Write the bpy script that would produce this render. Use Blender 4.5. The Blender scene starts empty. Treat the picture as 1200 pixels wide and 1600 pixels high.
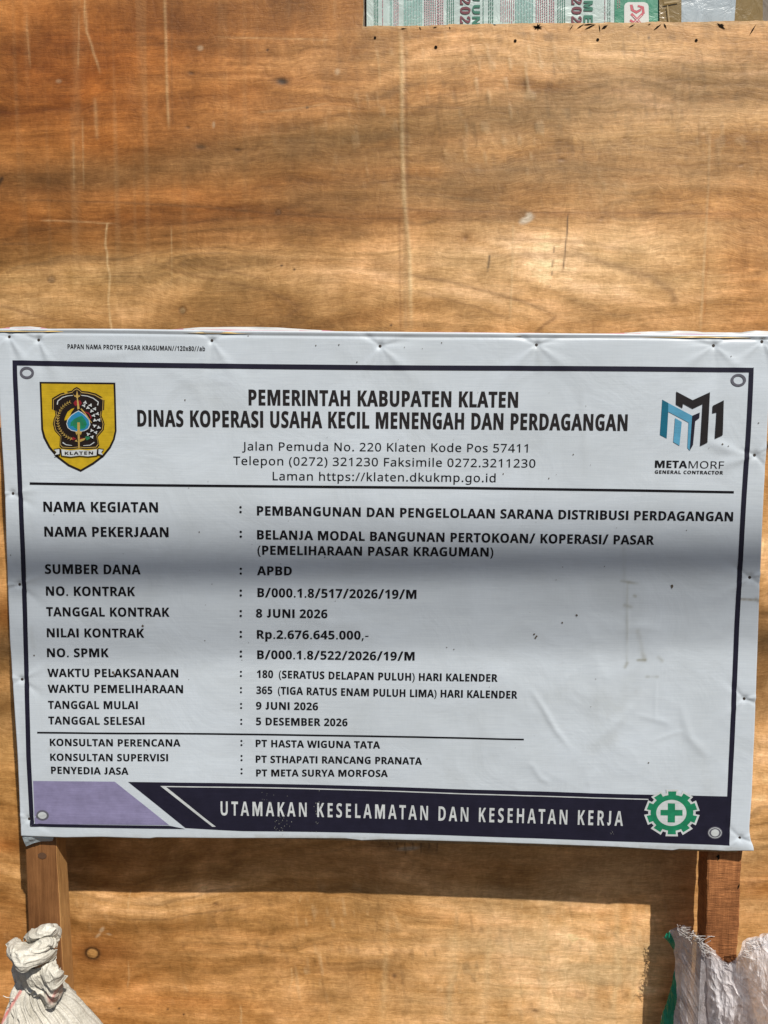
import bpy, bmesh, math, random, json
import numpy as np
from mathutils import Vector, Matrix
from mathutils.geometry import tessellate_polygon

# ------------------------------------------------------------------ camera
SC = bpy.context.scene
COL = SC.collection
Z0 = 1.24                         # height of the middle of the printed frame above the ground
FPX = 1190.0                      # focal length, in pixels of the 1200 x 1600 photograph
YAW, PITCH, ROLL, CX, CZ, CD = -0.03616854, 0.09306443, 0.01123576, 0.05624646, 0.2641723, 1.20490766
WALL_Y = 0.115                    # the plywood face stands 11.5 cm behind the banner face (y = 0)
def cam_rows():
    cy, sy = math.cos(YAW), math.sin(YAW); cp, sp = math.cos(PITCH), math.sin(PITCH); cr, sr = math.cos(ROLL), math.sin(ROLL)
    B = np.array([[1, 0, 0], [0, 0, -1], [0, 1, 0]], float)
    Rz = np.array([[cy, -sy, 0], [sy, cy, 0], [0, 0, 1]])
    Rx = np.array([[1, 0, 0], [0, cp, -sp], [0, sp, cp]])
    Rr = np.array([[cr, -sr, 0], [sr, cr, 0], [0, 0, 1]])
    return Rr @ Rx @ B @ Rz
M = cam_rows()
CAMPOS = np.array([CX, -CD, CZ + Z0])
def at(px, py, Y=0.0):
    """world x, z where the measured photo point lies on the vertical plane y = Y"""
    px = np.asarray(px, float); py = np.asarray(py, float)
    v = np.stack([(px - 600) / FPX, (py - 800) / FPX, np.ones_like(px)], -1) @ M
    t = (Y + CD) / v[..., 1]
    return CAMPOS[0] + v[..., 0] * t, CAMPOS[2] + v[..., 2] * t
def P3(px, py, Y):
    x, z = at(px, py, Y); return np.array([float(x), float(Y), float(z)])
cam = bpy.data.objects.new('camera', bpy.data.cameras.new('camera'))
COL.objects.link(cam)
cam.data.sensor_fit = 'VERTICAL'; cam.data.sensor_height = 36.0; cam.data.lens = FPX / 1600 * 36.0
cam.data.clip_start = 0.05; cam.data.clip_end = 200
mw = Matrix(((M[0][0], -M[1][0], -M[2][0], CAMPOS[0]), (M[0][1], -M[1][1], -M[2][1], CAMPOS[1]),
             (M[0][2], -M[1][2], -M[2][2], CAMPOS[2]), (0, 0, 0, 1)))
cam.matrix_world = mw
SC.camera = cam

# ------------------------------------------------------------------ light
SUN = Vector((0.57, -1.0, 1.45)).normalized()       # towards the sun
elev = math.asin(SUN.z); azim = math.atan2(SUN.x, SUN.y)
world = bpy.data.worlds.new('World'); SC.world = world; world.use_nodes = True
wn = world.node_tree.nodes; wl = world.node_tree.links
sky = wn.new('ShaderNodeTexSky'); sky.sky_type = 'NISHITA'; sky.sun_disc = False
sky.sun_elevation = elev; sky.sun_rotation = azim; sky.air_density = 1.0; sky.dust_density = 1.5; sky.ozone_density = 1.2
wl.new(sky.outputs[0], wn['Background'].inputs[0]); wn['Background'].inputs[1].default_value = 0.05
sl = bpy.data.lights.new('sun', 'SUN'); sl.energy = 4.6; sl.angle = math.radians(0.53); sl.color = (1.0, 0.95, 0.87)
so = bpy.data.objects.new('sun', sl); COL.objects.link(so)
so.rotation_euler = SUN.to_track_quat('Z', 'Y').to_euler(); so.location = SUN * 10
SC.view_settings.view_transform = 'Standard'; SC.view_settings.look = 'None'
SC.view_settings.gamma = 1.0; SC.view_settings.exposure = 0.30

# ------------------------------------------------------------------ helpers
def thing(name, label, cat, loc=(0, 0, 0), group=None):
    o = bpy.data.objects.new(name, None); COL.objects.link(o); o.location = loc; o.empty_display_size = .05
    o['label'] = label; o['category'] = cat
    if group: o['group'] = group
    return o
def tag(o, label, cat, group=None):
    o['label'] = label; o['category'] = cat
    if group: o['group'] = group
def adopt(o, parent):
    o.parent = parent
    if parent is not None:
        r = Vector((0, 0, 0)); p = parent
        while p is not None: r += p.location; p = p.parent
        o.location = -r
    return o
def mesh_np(name, V, F, mats, parent=None, smooth=True, col=None, midx=None):
    V = np.asarray(V, np.float32); F = np.asarray(F, np.int32)
    me = bpy.data.meshes.new(name); n = F.shape[1]
    me.vertices.add(len(V)); me.vertices.foreach_set('co', V.ravel())
    me.loops.add(F.size); me.loops.foreach_set('vertex_index', F.ravel())
    me.polygons.add(len(F)); me.polygons.foreach_set('loop_start', np.arange(0, F.size, n, dtype=np.int32))
    me.polygons.foreach_set('loop_total', np.full(len(F), n, np.int32))
    me.polygons.foreach_set('use_smooth', np.full(len(F), smooth, bool))
    if midx is not None: me.polygons.foreach_set('material_index', np.asarray(midx, np.int32))
    me.update(calc_edges=True)
    if col is not None:
        a = me.color_attributes.new('Col', 'FLOAT_COLOR', 'POINT')
        c = np.ones((len(V), 4), np.float32); c[:, :3] = col; a.data.foreach_set('color', c.ravel())
    for m in (mats if isinstance(mats, (list, tuple)) else [mats]): me.materials.append(m)
    o = bpy.data.objects.new(name, me); COL.objects.link(o)
    return adopt(o, parent)
def bm_obj(name, bm, mats, parent=None, smooth=False):
    me = bpy.data.meshes.new(name); bm.to_mesh(me); bm.free()
    for m in (mats if isinstance(mats, (list, tuple)) else [mats]): me.materials.append(m)
    if smooth: me.polygons.foreach_set('use_smooth', np.ones(len(me.polygons), bool))
    o = bpy.data.objects.new(name, me); COL.objects.link(o)
    return adopt(o, parent)
def grid_faces(nu, nv):
    i = np.arange(nu * nv).reshape(nv, nu)
    return np.stack([i[:-1, :-1].ravel(), i[:-1, 1:].ravel(), i[1:, 1:].ravel(), i[1:, :-1].ravel()], 1)
def hsh(i, j, s):
    v = np.sin(i * 127.1 + j * 311.7 + s * 74.7) * 43758.5453
    return v - np.floor(v)
def vn(x, y, s=0):
    xi = np.floor(x); yi = np.floor(y); fx = x - xi; fy = y - yi
    fx = fx * fx * (3 - 2 * fx); fy = fy * fy * (3 - 2 * fy)
    a = hsh(xi, yi, s); b = hsh(xi + 1, yi, s); c = hsh(xi, yi + 1, s); d = hsh(xi + 1, yi + 1, s)
    return (a + (b - a) * fx) * (1 - fy) + (c + (d - c) * fx) * fy
def fbm(x, y, s=0, o=4):
    r = 0; a = .5; t = 0
    for k in range(o):
        r = r + a * vn(x * 2 ** k + 17.3 * k, y * 2 ** k + 9.1 * k, s + k); t += a; a *= .55
    return r / t
def ridged(x, y, s=0, o=3):
    r = 0; a = .5; t = 0
    for k in range(o):
        r = r + a * (1 - np.abs(2 * vn(x * 2 ** k + 5.3 * k, y * 2 ** k + 3.1 * k, s + k) - 1)) ** 2; t += a; a *= .5
    return r / t
def pdist(X, Z, pts):
    """distance to a polyline, and the fraction along it"""
    best = np.full(X.shape, 9.0); fr = np.zeros(X.shape); n = len(pts) - 1
    for k in range(n):
        ax, az = pts[k]; bx, bz = pts[k + 1]; dx, dz = bx - ax, bz - az; L = dx * dx + dz * dz + 1e-12
        t = np.clip(((X - ax) * dx + (Z - az) * dz) / L, 0, 1)
        d = np.hypot(X - ax - t * dx, Z - az - t * dz)
        m = d < best; best = np.where(m, d, best); fr = np.where(m, (k + t) / n, fr)
    return best, fr
def box(bm, x0, x1, y0, y1, z0, z1, nz=1, bev=0.0):
    r = bmesh.ops.create_cube(bm, size=1.0)
    for v in r['verts']:
        v.co = Vector(((x0 + x1) / 2 + v.co.x * (x1 - x0), (y0 + y1) / 2 + v.co.y * (y1 - y0), (z0 + z1) / 2 + v.co.z * (z1 - z0)))
    if bev:
        es = list({e for v in r['verts'] for e in v.link_edges})
        bmesh.ops.bevel(bm, geom=es, offset=bev, segments=2, affect='EDGES', profile=.6)
def cut_grid(bm, step, x=True, z=True):
    if not bm.verts: return
    xs = [v.co.x for v in bm.verts]; zs = [v.co.z for v in bm.verts]
    for on, lo, hi, ax in ((x, min(xs), max(xs), 0), (z, min(zs), max(zs), 2)):
        if not on: continue
        k = math.floor(lo / step) + 1
        while k * step < hi:
            no = Vector((1, 0, 0)) if ax == 0 else Vector((0, 0, 1))
            bmesh.ops.bisect_plane(bm, geom=bm.verts[:] + bm.edges[:] + bm.faces[:], plane_co=no * k * step, plane_no=no, dist=1e-6)
            k += 1

# ------------------------------------------------------------------ materials
def mat(name, color=None, rough=.5, spec=.5, attr=False):
    m = bpy.data.materials.new(name); m.use_nodes = True
    b = m.node_tree.nodes['Principled BSDF']; b.inputs['Roughness'].default_value = rough
    b.inputs['Specular IOR Level'].default_value = spec
    if color: b.inputs['Base Color'].default_value = (*color, 1)
    m.diffuse_color = (*(color or (.5, .5, .5)), 1)
    return m
class NT:
    def __init__(s, m): s.m = m; s.n = m.node_tree.nodes; s.l = m.node_tree.links; s.b = s.n['Principled BSDF']
    def add(s, t, **k):
        nd = s.n.new(t)
        for a, v in k.items(): setattr(nd, a, v)
        return nd
    def coord(s, scale):
        tc = s.add('ShaderNodeTexCoord'); mp = s.add('ShaderNodeMapping'); mp.inputs['Scale'].default_value = scale
        s.l.new(tc.outputs['Object'], mp.inputs[0]); return mp.outputs[0]
    def noise(s, scale, detail=4, rough=.6, dist=0.0):
        n = s.add('ShaderNodeTexNoise'); n.inputs['Scale'].default_value = 1; n.inputs['Detail'].default_value = detail
        n.inputs['Roughness'].default_value = rough; n.inputs['Distortion'].default_value = dist
        s.l.new(s.coord(scale), n.inputs['Vector']); return n.outputs['Fac']
    def ramp(s, fac, a, b, pa=0., pb=1.):
        r = s.add('ShaderNodeValToRGB'); r.color_ramp.elements[0].position = pa; r.color_ramp.elements[1].position = pb
        r.color_ramp.elements[0].color = (*a, 1); r.color_ramp.elements[1].color = (*b, 1); s.l.new(fac, r.inputs[0]); return r.outputs[0]
    def mul(s, c, d, f=1.0, mode='MULTIPLY'):
        x = s.add('ShaderNodeMix', data_type='RGBA', blend_type=mode); x.inputs[0].default_value = f
        for v, i in ((c, 6), (d, 7)):
            if isinstance(v, tuple): x.inputs[i].default_value = (*v, 1)
            else: s.l.new(v, x.inputs[i])
        return x.outputs[2]
    def bump(s, h, dist=.001, strength=1.0, prev=None):
        b = s.add('ShaderNodeBump'); b.inputs['Distance'].default_value = dist; b.inputs['Strength'].default_value = strength
        s.l.new(h, b.inputs['Height'])
        if prev is not None: s.l.new(prev, b.inputs['Normal'])
        return b.outputs[0]
    def attr(s):
        a = s.add('ShaderNodeAttribute'); a.attribute_name = 'Col'; return a.outputs['Color']
    def base(s, c): s.l.new(c, s.b.inputs['Base Color'])
    def nrm(s, n): s.l.new(n, s.b.inputs['Normal'])

def veneer_mat():
    m = mat('plywood veneer', rough=.48, spec=.3); t = NT(m)
    tc = t.add('ShaderNodeTexCoord'); wp = t.add('ShaderNodeTexNoise'); wp.inputs['Scale'].default_value = 3.5; wp.inputs['Detail'].default_value = 3
    t.l.new(tc.outputs['Object'], wp.inputs['Vector'])
    sb = t.add('ShaderNodeVectorMath', operation='MULTIPLY_ADD'); sb.inputs[1].default_value = (.02, 0, .09); t.l.new(wp.outputs['Color'], sb.inputs[0]); t.l.new(tc.outputs['Object'], sb.inputs[2])
    def nz_(scale, detail, rough, dist=0.0):
        mp = t.add('ShaderNodeMapping'); mp.inputs['Scale'].default_value = scale; t.l.new(sb.outputs[0], mp.inputs[0])
        n = t.add('ShaderNodeTexNoise'); n.inputs['Scale'].default_value = 1; n.inputs['Detail'].default_value = detail; n.inputs['Roughness'].default_value = rough; n.inputs['Distortion'].default_value = dist
        t.l.new(mp.outputs[0], n.inputs['Vector']); return n.outputs['Fac']
    g = nz_((7, 1, 210), 6, .7, .2); g2 = nz_((75, 1, 620), 3, .7); g3 = nz_((60, 1, 45), 5, .65, 1.2); g4 = nz_((240, 1, 90), 3, .7)
    c = t.mul(t.attr(), t.ramp(g, (.86, .82, .76), (1.12, 1.14, 1.17), .30, .70))
    c = t.mul(c, t.ramp(g2, (.78, .74, .69), (1.15, 1.17, 1.19), .32, .68))
    c = t.mul(c, t.ramp(g3, (.84, .81, .76), (1.12, 1.13, 1.15), .3, .7))
    c = t.mul(c, t.ramp(g4, (.93, .92, .90), (1.07, 1.07, 1.07), .3, .7))
    t.base(c)
    n = t.bump(g, .0006, .6); n = t.bump(g2, .0004, .7, n); n = t.bump(g3, .0012, .5, n); t.nrm(n)
    r = t.add('ShaderNodeMapRange'); t.l.new(g3, r.inputs[0]); r.inputs[3].default_value = .36; r.inputs[4].default_value = .62
    t.l.new(r.outputs[0], t.b.inputs['Roughness'])
    return m
def timber_mat(name, a, b, rough=.7, scale=(220, 220, 6), cross=0.0):
    m = mat(name, rough=rough, spec=.25); t = NT(m)
    g = t.noise(scale, 5, .65, .6); g2 = t.noise((900, 900, 30), 3, .7); g3 = t.noise((18, 18, 9), 4, .6)
    c = t.ramp(g, a, b, .3, .7)
    c = t.mul(c, t.ramp(g3, (.68, .62, .58), (1.2, 1.2, 1.2), .3, .7))
    c = t.mul(c, t.ramp(g2, (.8, .78, .76), (1.12, 1.12, 1.12), .3, .7))
    n = t.bump(g, .001, .6); n = t.bump(g2, .0006, .5, n)
    if cross:
        g4 = t.noise((40, 40, 420), 4, .7, .5)
        c = t.mul(c, t.ramp(g4, (.5, .45, .42), (1.25, 1.25, 1.25), .3, .66), cross); n = t.bump(g4, .0022, .9, n)
    t.base(c); t.nrm(n); return m
def vinyl_mat():
    m = mat('banner vinyl', rough=.42, spec=.4); t = NT(m)
    wx = t.noise((900, 1, 25), 2, .5); wz = t.noise((18, 1, 620), 2, .5); sm = t.noise((9, 9, 9), 4, .6, .8)
    c = t.mul(t.attr(), t.ramp(wz, (.955, .96, .965), (1.025, 1.025, 1.02), .35, .65))
    c = t.mul(c, t.ramp(wx, (.985, .986, .988), (1.012, 1.012, 1.012), .35, .65))
    c = t.mul(c, t.ramp(sm, (.94, .935, .92), (1.03, 1.03, 1.03), .3, .7))
    t.base(c)
    n = t.bump(wx, .00006, .4); n = t.bump(wz, .00016, .5, n); n = t.bump(sm, .004, .35, n); t.nrm(n)
    return m
def ink(name, c, rough=.5, spec=.18, var=.12):
    m = mat(name, c, rough, spec); t = NT(m)
    a = t.noise((60, 60, 60), 4, .6); wz = t.noise((25, 1, 620), 2, .5)
    k = t.ramp(a, (1 - var,) * 3, (1 + var,) * 3, .3, .7); q = t.mul(k, c)
    q = t.mul(q, t.ramp(wz, (.93, .93, .93), (1.05, 1.05, 1.05), .35, .65)); t.base(q)
    t.nrm(t.bump(wz, .0002, .4)); return m
MAT = {}
MAT['veneer'] = veneer_mat()
MAT['ply_edge'] = timber_mat('plywood cut edge', (.42, .27, .12), (.62, .45, .25), .8, (8, 8, 500))
MAT['vinyl'] = vinyl_mat()
MAT['navy'] = ink('navy ink', (.012, .0115, .024)); MAT['black'] = ink('black ink', (.007, .007, .009), .55, .12, .25)
MAT['lilac'] = ink('lilac ink', (.20, .185, .31)); MAT['green'] = ink('green ink', (.012, .17, .085), var=.2)
MAT['white_ink'] = ink('white print', (.46, .49, .50)); MAT['yellow'] = ink('yellow ink', (.43, .29, .013), var=.15)
MAT['blue'] = ink('blue ink', (.02, .17, .33)); MAT['teal'] = ink('teal ink', (.008, .105, .17)); MAT['sky_ink'] = ink('light blue ink', (.075, .26, .40))
MAT['crest_black'] = ink('crest dark ink', (.013, .008, .007)); MAT['gold'] = ink('gold ink', (.38, .26, .07)); MAT['red'] = ink('red ink', (.19, .012, .02))
MAT['leaf'] = ink('leaf green ink', (.02, .14, .07)); MAT['dark_grey'] = ink('charcoal ink', (.014, .012, .013)); MAT['grey'] = ink('grey ink', (.10, .10, .125))
MAT['dirt'] = ink('dirt', (.09, .07, .05), .9, .1); MAT['smear'] = ink('pale smear', (.17, .175, .16), .9, .1)
MAT['nail'] = mat('rusty nail', (.03, .022, .018), .55, .5)
MAT['hole'] = mat('dark hole', (.012, .008, .005), .95, .05)
MAT['post_left'] = timber_mat('planed timber', (.135, .058, .020), (.235, .108, .040), .6)
MAT['post_right'] = timber_mat('rough sawn timber', (.24, .095, .032), (.46, .20, .075), .85, (160, 160, 10), .75)
MAT['board'] = timber_mat('backing plywood', (.25, .16, .08), (.35, .24, .12))

# ------------------------------------------------------------------ ground
def soil_mat():
    m = mat('dry soil', rough=.95, spec=.1); t = NT(m)
    a = t.noise((3, 3, 3), 8, .7); b = t.noise((60, 60, 60), 5, .7)
    c = t.ramp(a, (.08, .06, .045), (.15, .12, .09), .3, .7); c = t.mul(c, t.ramp(b, (.7, .7, .7), (1.2, 1.2, 1.2), .3, .7)); t.base(c)
    t.nrm(t.bump(b, .02, .8)); return m
MAT['soil'] = soil_mat()
gx = np.linspace(-30, 30, 121); gy = np.linspace(-40, 20, 121)
GX, GY = np.meshgrid(gx, gy)
near = np.clip((np.hypot(GX, GY) - 1.5) / 6, 0, 1)
V = np.stack([GX, GY, (fbm(GX * .3, GY * .3, 4) - .5) * .25 * near], -1).reshape(-1, 3)
g = mesh_np('ground', V, grid_faces(121, 121), MAT['soil']); g['kind'] = 'structure'; g['label'] = 'bare dry soil in front of the plywood hoarding'

# ------------------------------------------------------------------ plywood hoarding
hoard = thing('plywood_hoarding', 'tall plywood hoarding sheet with orange and pale grain and a rectangular cutout at its top', 'plywood wall', (0, WALL_Y, 0))
PX = 0.00105                       # about one photo pixel on the wall, in metres
nx0, nz0 = at(567, 41, WALL_Y); nx0 = float(nx0); nz0 = float(nz0)
def seg(a, b, st): return np.linspace(a, b, max(2, int(round((b - a) / st)) + 1))
XS = np.unique(np.round(np.concatenate([seg(-1.25, -.76, .02), seg(-.76, nx0, .0021), seg(nx0, .78, .0021), seg(.78, 1.3, .02)]), 6))
ZS = np.unique(np.round(np.concatenate([seg(-.02, .33, .02), seg(.33, Z0 - .36, .0021), seg(Z0 - .36, Z0 + .37, .012), seg(Z0 + .37, nz0, .0021), seg(nz0, 2.6, .03)]), 6))
X, Z = np.meshgrid(XS, ZS)
def blob(px, py, rx, ry, ang=0, p=1.0):
    cx, cz = at(px, py, WALL_Y); a = math.radians(ang)
    dx = (X - cx); dz = -(Z - cz)
    u = (dx * math.cos(a) + dz * math.sin(a)) / (rx * PX); v = (-dx * math.sin(a) + dz * math.cos(a)) / (ry * PX)
    return np.exp(-(u * u + v * v) ** p)
C = np.zeros(X.shape + (3,)) + np.array([.40, .235, .100])
def mixc(w, c): 
    global C
    C = C * (1 - w[..., None]) + np.array(c) * w[..., None]
ORANGE = (.325, .128, .030); PALE = (.56, .40, .215); OLIVE = (.225, .150, .072); TAN = (.37, .235, .115); DARK = (.15, .070, .026); GOLD = (.47, .29, .115)
wrp = (fbm(X * 2.2, Z * 5, 11) - .5)
strk = fbm(X * 1.1 + wrp * .4, Z * 26 + wrp * 6, 21, 5)        # long horizontal figure
strk2 = fbm(X * 3.0, Z * 90 + wrp * 10, 31, 4)
mott = fbm(X * 22, Z * 10, 41, 4)                             # vertical flame mottling
def nz(s, a=4, b=14, k=2.2): return np.clip(.5 + (fbm(X * a, Z * b, s, 5) - .5) * k, 0, 1)
mixc(blob(130, 140, 420, 260) * .95 * (.75 + .4 * nz(1)), ORANGE)
mixc(blob(-60, 300, 300, 120) * .6 * (.4 + .8 * nz(2, 3, 20)), ORANGE)
mixc(blob(480, 90, 240, 140) * .6 * nz(3), ORANGE)
mixc(blob(300, 330, 420, 34, 2) * 1.0 * nz(4, 2, 24), ORANGE)
mixc(blob(100, 368, 330, 16, 1) * .55, ORANGE)
mixc(blob(250, 262, 260, 26, -7) * .45, OLIVE); mixc(blob(560, 205, 190, 26, -10) * .3, OLIVE)  # slanting olive bands paint soft overhead shadow into the veneer colour
mixc(blob(60, 278, 200, 14, 1) * .5, DARK)
mixc(blob(200, 455, 480, 75, 1) * .85 * (.55 + .5 * nz(5, 2, 20)), OLIVE)
mixc(blob(150, 500, 300, 30, 1) * .5, TAN)
mixc(blob(560, 345, 260, 16, -2) * .55 * nz(6, 3, 20), DARK)
mixc(blob(700, 300, 260, 18, 1) * .5 * nz(7, 3, 24), OLIVE)
mixc(blob(950, 230, 330, 26, -5) * .5 * nz(8, 4, 20), OLIVE)
mixc(blob(1130, 130, 150, 30, 8) * .5 * nz(9, 4, 16), OLIVE)  # olive patch paints the same soft shadow at upper right
mixc(blob(950, 90, 340, 60) * .8 * (.4 + .7 * nz(10, 12, 8)), PALE)
mixc(blob(960, 200, 320, 34, -2) * .6 * nz(12, 5, 16), PALE)
mixc(blob(700, 200, 180, 60) * .4 * nz(13, 5, 16), GOLD)
mixc(blob(900, 410, 330, 60, 3) * .95 * (.6 + .6 * nz(14, 3, 14)), PALE)
mixc(blob(720, 490, 120, 30, 3) * .6, PALE)
mixc(blob(1175, 430, 55, 130) * .55 * (.5 + .5 * nz(15)), ORANGE)
mixc(blob(850, 345, 380, 12, 1) * .55 * nz(16, 3, 20), DARK)
mixc(blob(1000, 500, 200, 26) * .4 * nz(17), TAN)
# lower part
mixc(blob(40, 1500, 260, 130) * .55 * (.5 + .7 * nz(18)), ORANGE)
mixc(blob(300, 1430, 330, 90) * .35 * nz(19), TAN)
mixc(blob(500, 1400, 420, 60) * .5 * nz(20, 2, 12), GOLD)
mixc(blob(900, 1500, 240, 140) * .85 * (.35 + .8 * nz(22, 14, 6)), PALE)
mixc(blob(640, 1570, 260, 60) * .35 * nz(23, 16, 6), PALE)
mixc(blob(220, 1560, 260, 24, 0) * .5 * nz(24, 3, 20), ORANGE)
mixc(blob(300, 1350, 500, 40, 2) * .4 * nz(25, 3, 16), DARK)  # painted shade along the strip below the banner
mixc(blob(1185, 1130, 60, 340) * .8, PALE)
mixc(blob(1190, 990, 40, 30, 0) * .35, OLIVE); mixc(blob(1200, 1380, 60, 60) * .4 * nz(26, 9, 14), ORANGE)  # olive spot paints the overhead shadow just right of the banner
mixc(blob(10, 1050, 40, 300) * .6 * (.5 + .6 * nz(27, 5, 12)), GOLD); mixc(blob(10, 960, 30, 26) * .6, ORANGE); mixc(blob(10, 1320, 30, 14) * .7, ORANGE)
big = fbm(X * .9 + wrp * .5 + 4, Z * 7 + wrp * 3, 25, 4)
C *= np.clip(1 + (strk - .5) * 1.05, .2, 2)[..., None] ** np.array([.75, 1.0, 1.3]) * (1 + (strk2 - .5) * .30)[..., None]
C *= np.clip(1 + (big - .5) * .75, .2, 2)[..., None] ** np.array([.7, 1.0, 1.3])
cloud = fbm(X * 7, Z * 9, 26, 5)
C *= np.clip(1 + (cloud - .5) * .5, .2, 2)[..., None]
blot = fbm(X * 34, Z * 46, 27, 4); C *= np.clip(1 + (blot - .5) * .42, .2, 2)[..., None] ** np.array([.9, 1.0, 1.2])
fld = fbm(X * .75 + 2, Z * 2.6 + wrp * .8, 36, 3) * 11 + fbm(X * 5, Z * 14, 37, 3) * 1.1
fig = np.sin(fld * 2 * math.pi); fig = np.sign(fig) * np.abs(fig) ** .6; fm = .35 + .9 * nz(38, 2, 5, 3)
C *= (1 + .085 * fig * fm)[..., None] ** np.array([.8, 1.0, 1.35])
lum = C.mean(-1, keepdims=True); C *= np.clip(lum / .24, .3, 2.2) ** .30
C[..., 1] *= 1.005; C[..., 2] *= np.clip(.92 + .55 * (C[..., 0] * 1.13 - .25), .85, 1.25)
C *= np.array([1.22, 1.075, .86]) * (1 - .16 * blob(150, 200, 520, 330) - .10 * blob(300, 1480, 400, 140))[..., None]
C *= (1 + (mott - .5) * .30)[..., None]
# dark thin streaks following the figure
th = np.clip((fbm(X * .8 + 3, Z * 70 + wrp * 22, 51, 3) - .60) * 9, 0, 1) * np.clip((fbm(X * 2, Z * 6, 52) - .42) * 5, 0, 1)
C *= (1 - .32 * th)[..., None]
# faint upright roller marks
lm = np.clip((vn(X * 95, Z * 2.2, 61) - .66) * 4, 0, 1) * (blob(150, 200, 240, 240) * .8 + blob(900, 1500, 300, 120) * .9 + blob(900, 120, 350, 110) * .5)
mixc(np.clip(lm * .22, 0, 1), (.55, .38, .2))
# short curved chatter flecks
fl = np.clip((vn(X * 120 + Z * 18, Z * 42, 71) - .70) * 5, 0, 1) * np.clip((fbm(X * 9, Z * 9, 72) - .40) * 4, 0, 1)
reg = blob(900, 130, 380, 160) + blob(800, 1500, 420, 130) * 1.1 + blob(300, 1480, 260, 90) * .5
mixc(np.clip(fl * reg * .45, 0, 1), (.62, .46, .27))
fd = np.clip((vn(X * 120 + Z * 18 + .45, Z * 42 + .1, 73) - .72) * 5, 0, 1)
C *= (1 - np.clip(fd * reg * .28, 0, .6))[..., None]
H = (fl * np.clip(reg, 0, 1) * .0006) + (strk - .5) * .0012 + (fbm(X * 2, Z * 2, 81) - .5) * .003
# upright joints, tapes and cracks in the veneer, knots
def wl_(pts): return [tuple(float(q) for q in at(a, b, WALL_Y)) for a, b in pts]
YEL = (.66, .48, .26)
def stroke_w(pts, w, col, al, h=0.0, wob=0.0, fade=0.12, dash=0.0):
    global H
    d, fr = pdist(X + (vn(X * 0, Z * 55, int(pts[0][0])) - .5) * wob * 2, Z, wl_(pts))
    k = np.exp(-(d / (w * PX)) ** 2) * np.clip(fr / fade, 0, 1) * np.clip((1 - fr) / fade, 0, 1)
    if dash: k = k * np.clip((vn(X * 3, Z * 160, 5 + int(pts[0][0])) - dash) * 6, 0, 1)
    if col is YEL: al = al * .72; k = k * (.45 + .75 * fbm(X * 40, Z * 26, 77, 3))
    mixc(np.clip(k * al, 0, 1), col); H = H + k * h
stroke_w([(256, -30), (259, 60), (261, 150), (264, 205)], 2.2, YEL, .6, .0006)
stroke_w([(268, -30), (268, 150), (270, 200)], 2.0, DARK, .35)
stroke_w([(626, 40), (628, 120), (628, 220), (632, 320), (640, 400), (643, 530)], 3.4, YEL, 1.15, .0009)
stroke_w([(634, 60), (637, 320)], 2.4, DARK, .3); stroke_w([(624, 320), (626, 530)], 2.2, DARK, .35); stroke_w([(632, 330), (634, 530)], 4.5, TAN, .5)
stroke_w([(1110, 205), (1107, 300), (1102, 380), (1094, 530)], 2.0, YEL, .85, .0007)
stroke_w([(1112, 205), (1098, 530)], 3, ORANGE, .4)
stroke_w([(802, 345), (801, 400), (797, 505)], 1.8, YEL, .8, .0005)
stroke_w([(122, -20), (131, 10), (135, 50), (144, 74), (157, 118)], 1.7, YEL, .8, .0004, .001)
stroke_w([(124, 20), (122, 110)], 1.3, YEL, .5); stroke_w([(40, 20), (48, 110)], 1.6, YEL, .4)
stroke_w([(148, 150), (152, 220)], 3, YEL, .4); stroke_w([(129, 180), (131, 300)], 1.5, YEL, .4); stroke_w([(115, 215), (116, 300)], 1.5, YEL, .4)
stroke_w([(168, 348), (165, 385), (171, 430), (169, 470), (174, 520)], 1.5, YEL, .95, .0005, .0012, .02)
stroke_w([(60, 344), (120, 346), (185, 350)], 1.2, YEL, .6); stroke_w([(268, 350), (268, 450)], 1.0, YEL, .5)
stroke_w([(330, 58), (480, 61), (520, 63)], 1.2, YEL, .45); stroke_w([(400, 175), (450, 172), (520, 160)], 1.2, YEL, .4)
stroke_w([(590, 75), (594, 130)], 1.6, YEL, .45)
stroke_w([(1188, 697), (1215, 697)], 2.6, (.02, .012, .008), .95, 0, 0, .01); stroke_w([(-4, 292), (5, 276)], 3, (.03, .02, .012), .8)
stroke_w([(888, 330), (885, 375), (879, 428)], 1.3, (.05, .03, .02), .9, 0, .0006)
stroke_w([(867, 370), (863, 420), (860, 450)], 1.4, (.05, .03, .02), .75, 0, .0006, .05, .35)
stroke_w([(765, 394), (764, 408), (762, 425)], 1.7, (.03, .02, .015), .9, 0, 0, .05, .3)
for pts, w, a in (([(610, 425), (700, 440), (770, 458), (820, 472), (872, 494)], 3.0, .5), ([(872, 494), (850, 508), (836, 520)], 3.0, .5),
                  ([(640, 452), (740, 478), (800, 500)], 2.2, .35), ([(760, 400), (900, 398), (1010, 430), (1050, 455), (1058, 480)], 6, .5),
                  ([(760, 372), (900, 378), (1000, 392)], 3, .3), ([(0, 476), (60, 495), (110, 503)], 3, .45), ([(210, 405), (300, 430), (420, 455), (470, 480), (440, 500)], 3, .4),
                  ([(250, 410), (330, 418), (430, 440)], 2, .4), ([(0, 312), (180, 316), (330, 324), (470, 338)], 1.8, .5), ([(600, 168), (820, 168)], 1.6, .35),
                  ([(590, 322), (680, 330), (900, 332), (1190, 334)], 1.6, .45), ([(700, 268), (900, 262), (1040, 268)], 2.5, .35), ([(440, 334), (560, 342), (640, 340)], 1.6, .5),
                  ([(0, 381), (60, 382)], 1.8, .6), ([(890, 120), (960, 140), (1100, 120)], 3, .22), ([(700, 282), (640, 276), (560, 290)], 3, .3)):
    stroke_w(pts, w, DARK, a, 0, .0015)
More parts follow.
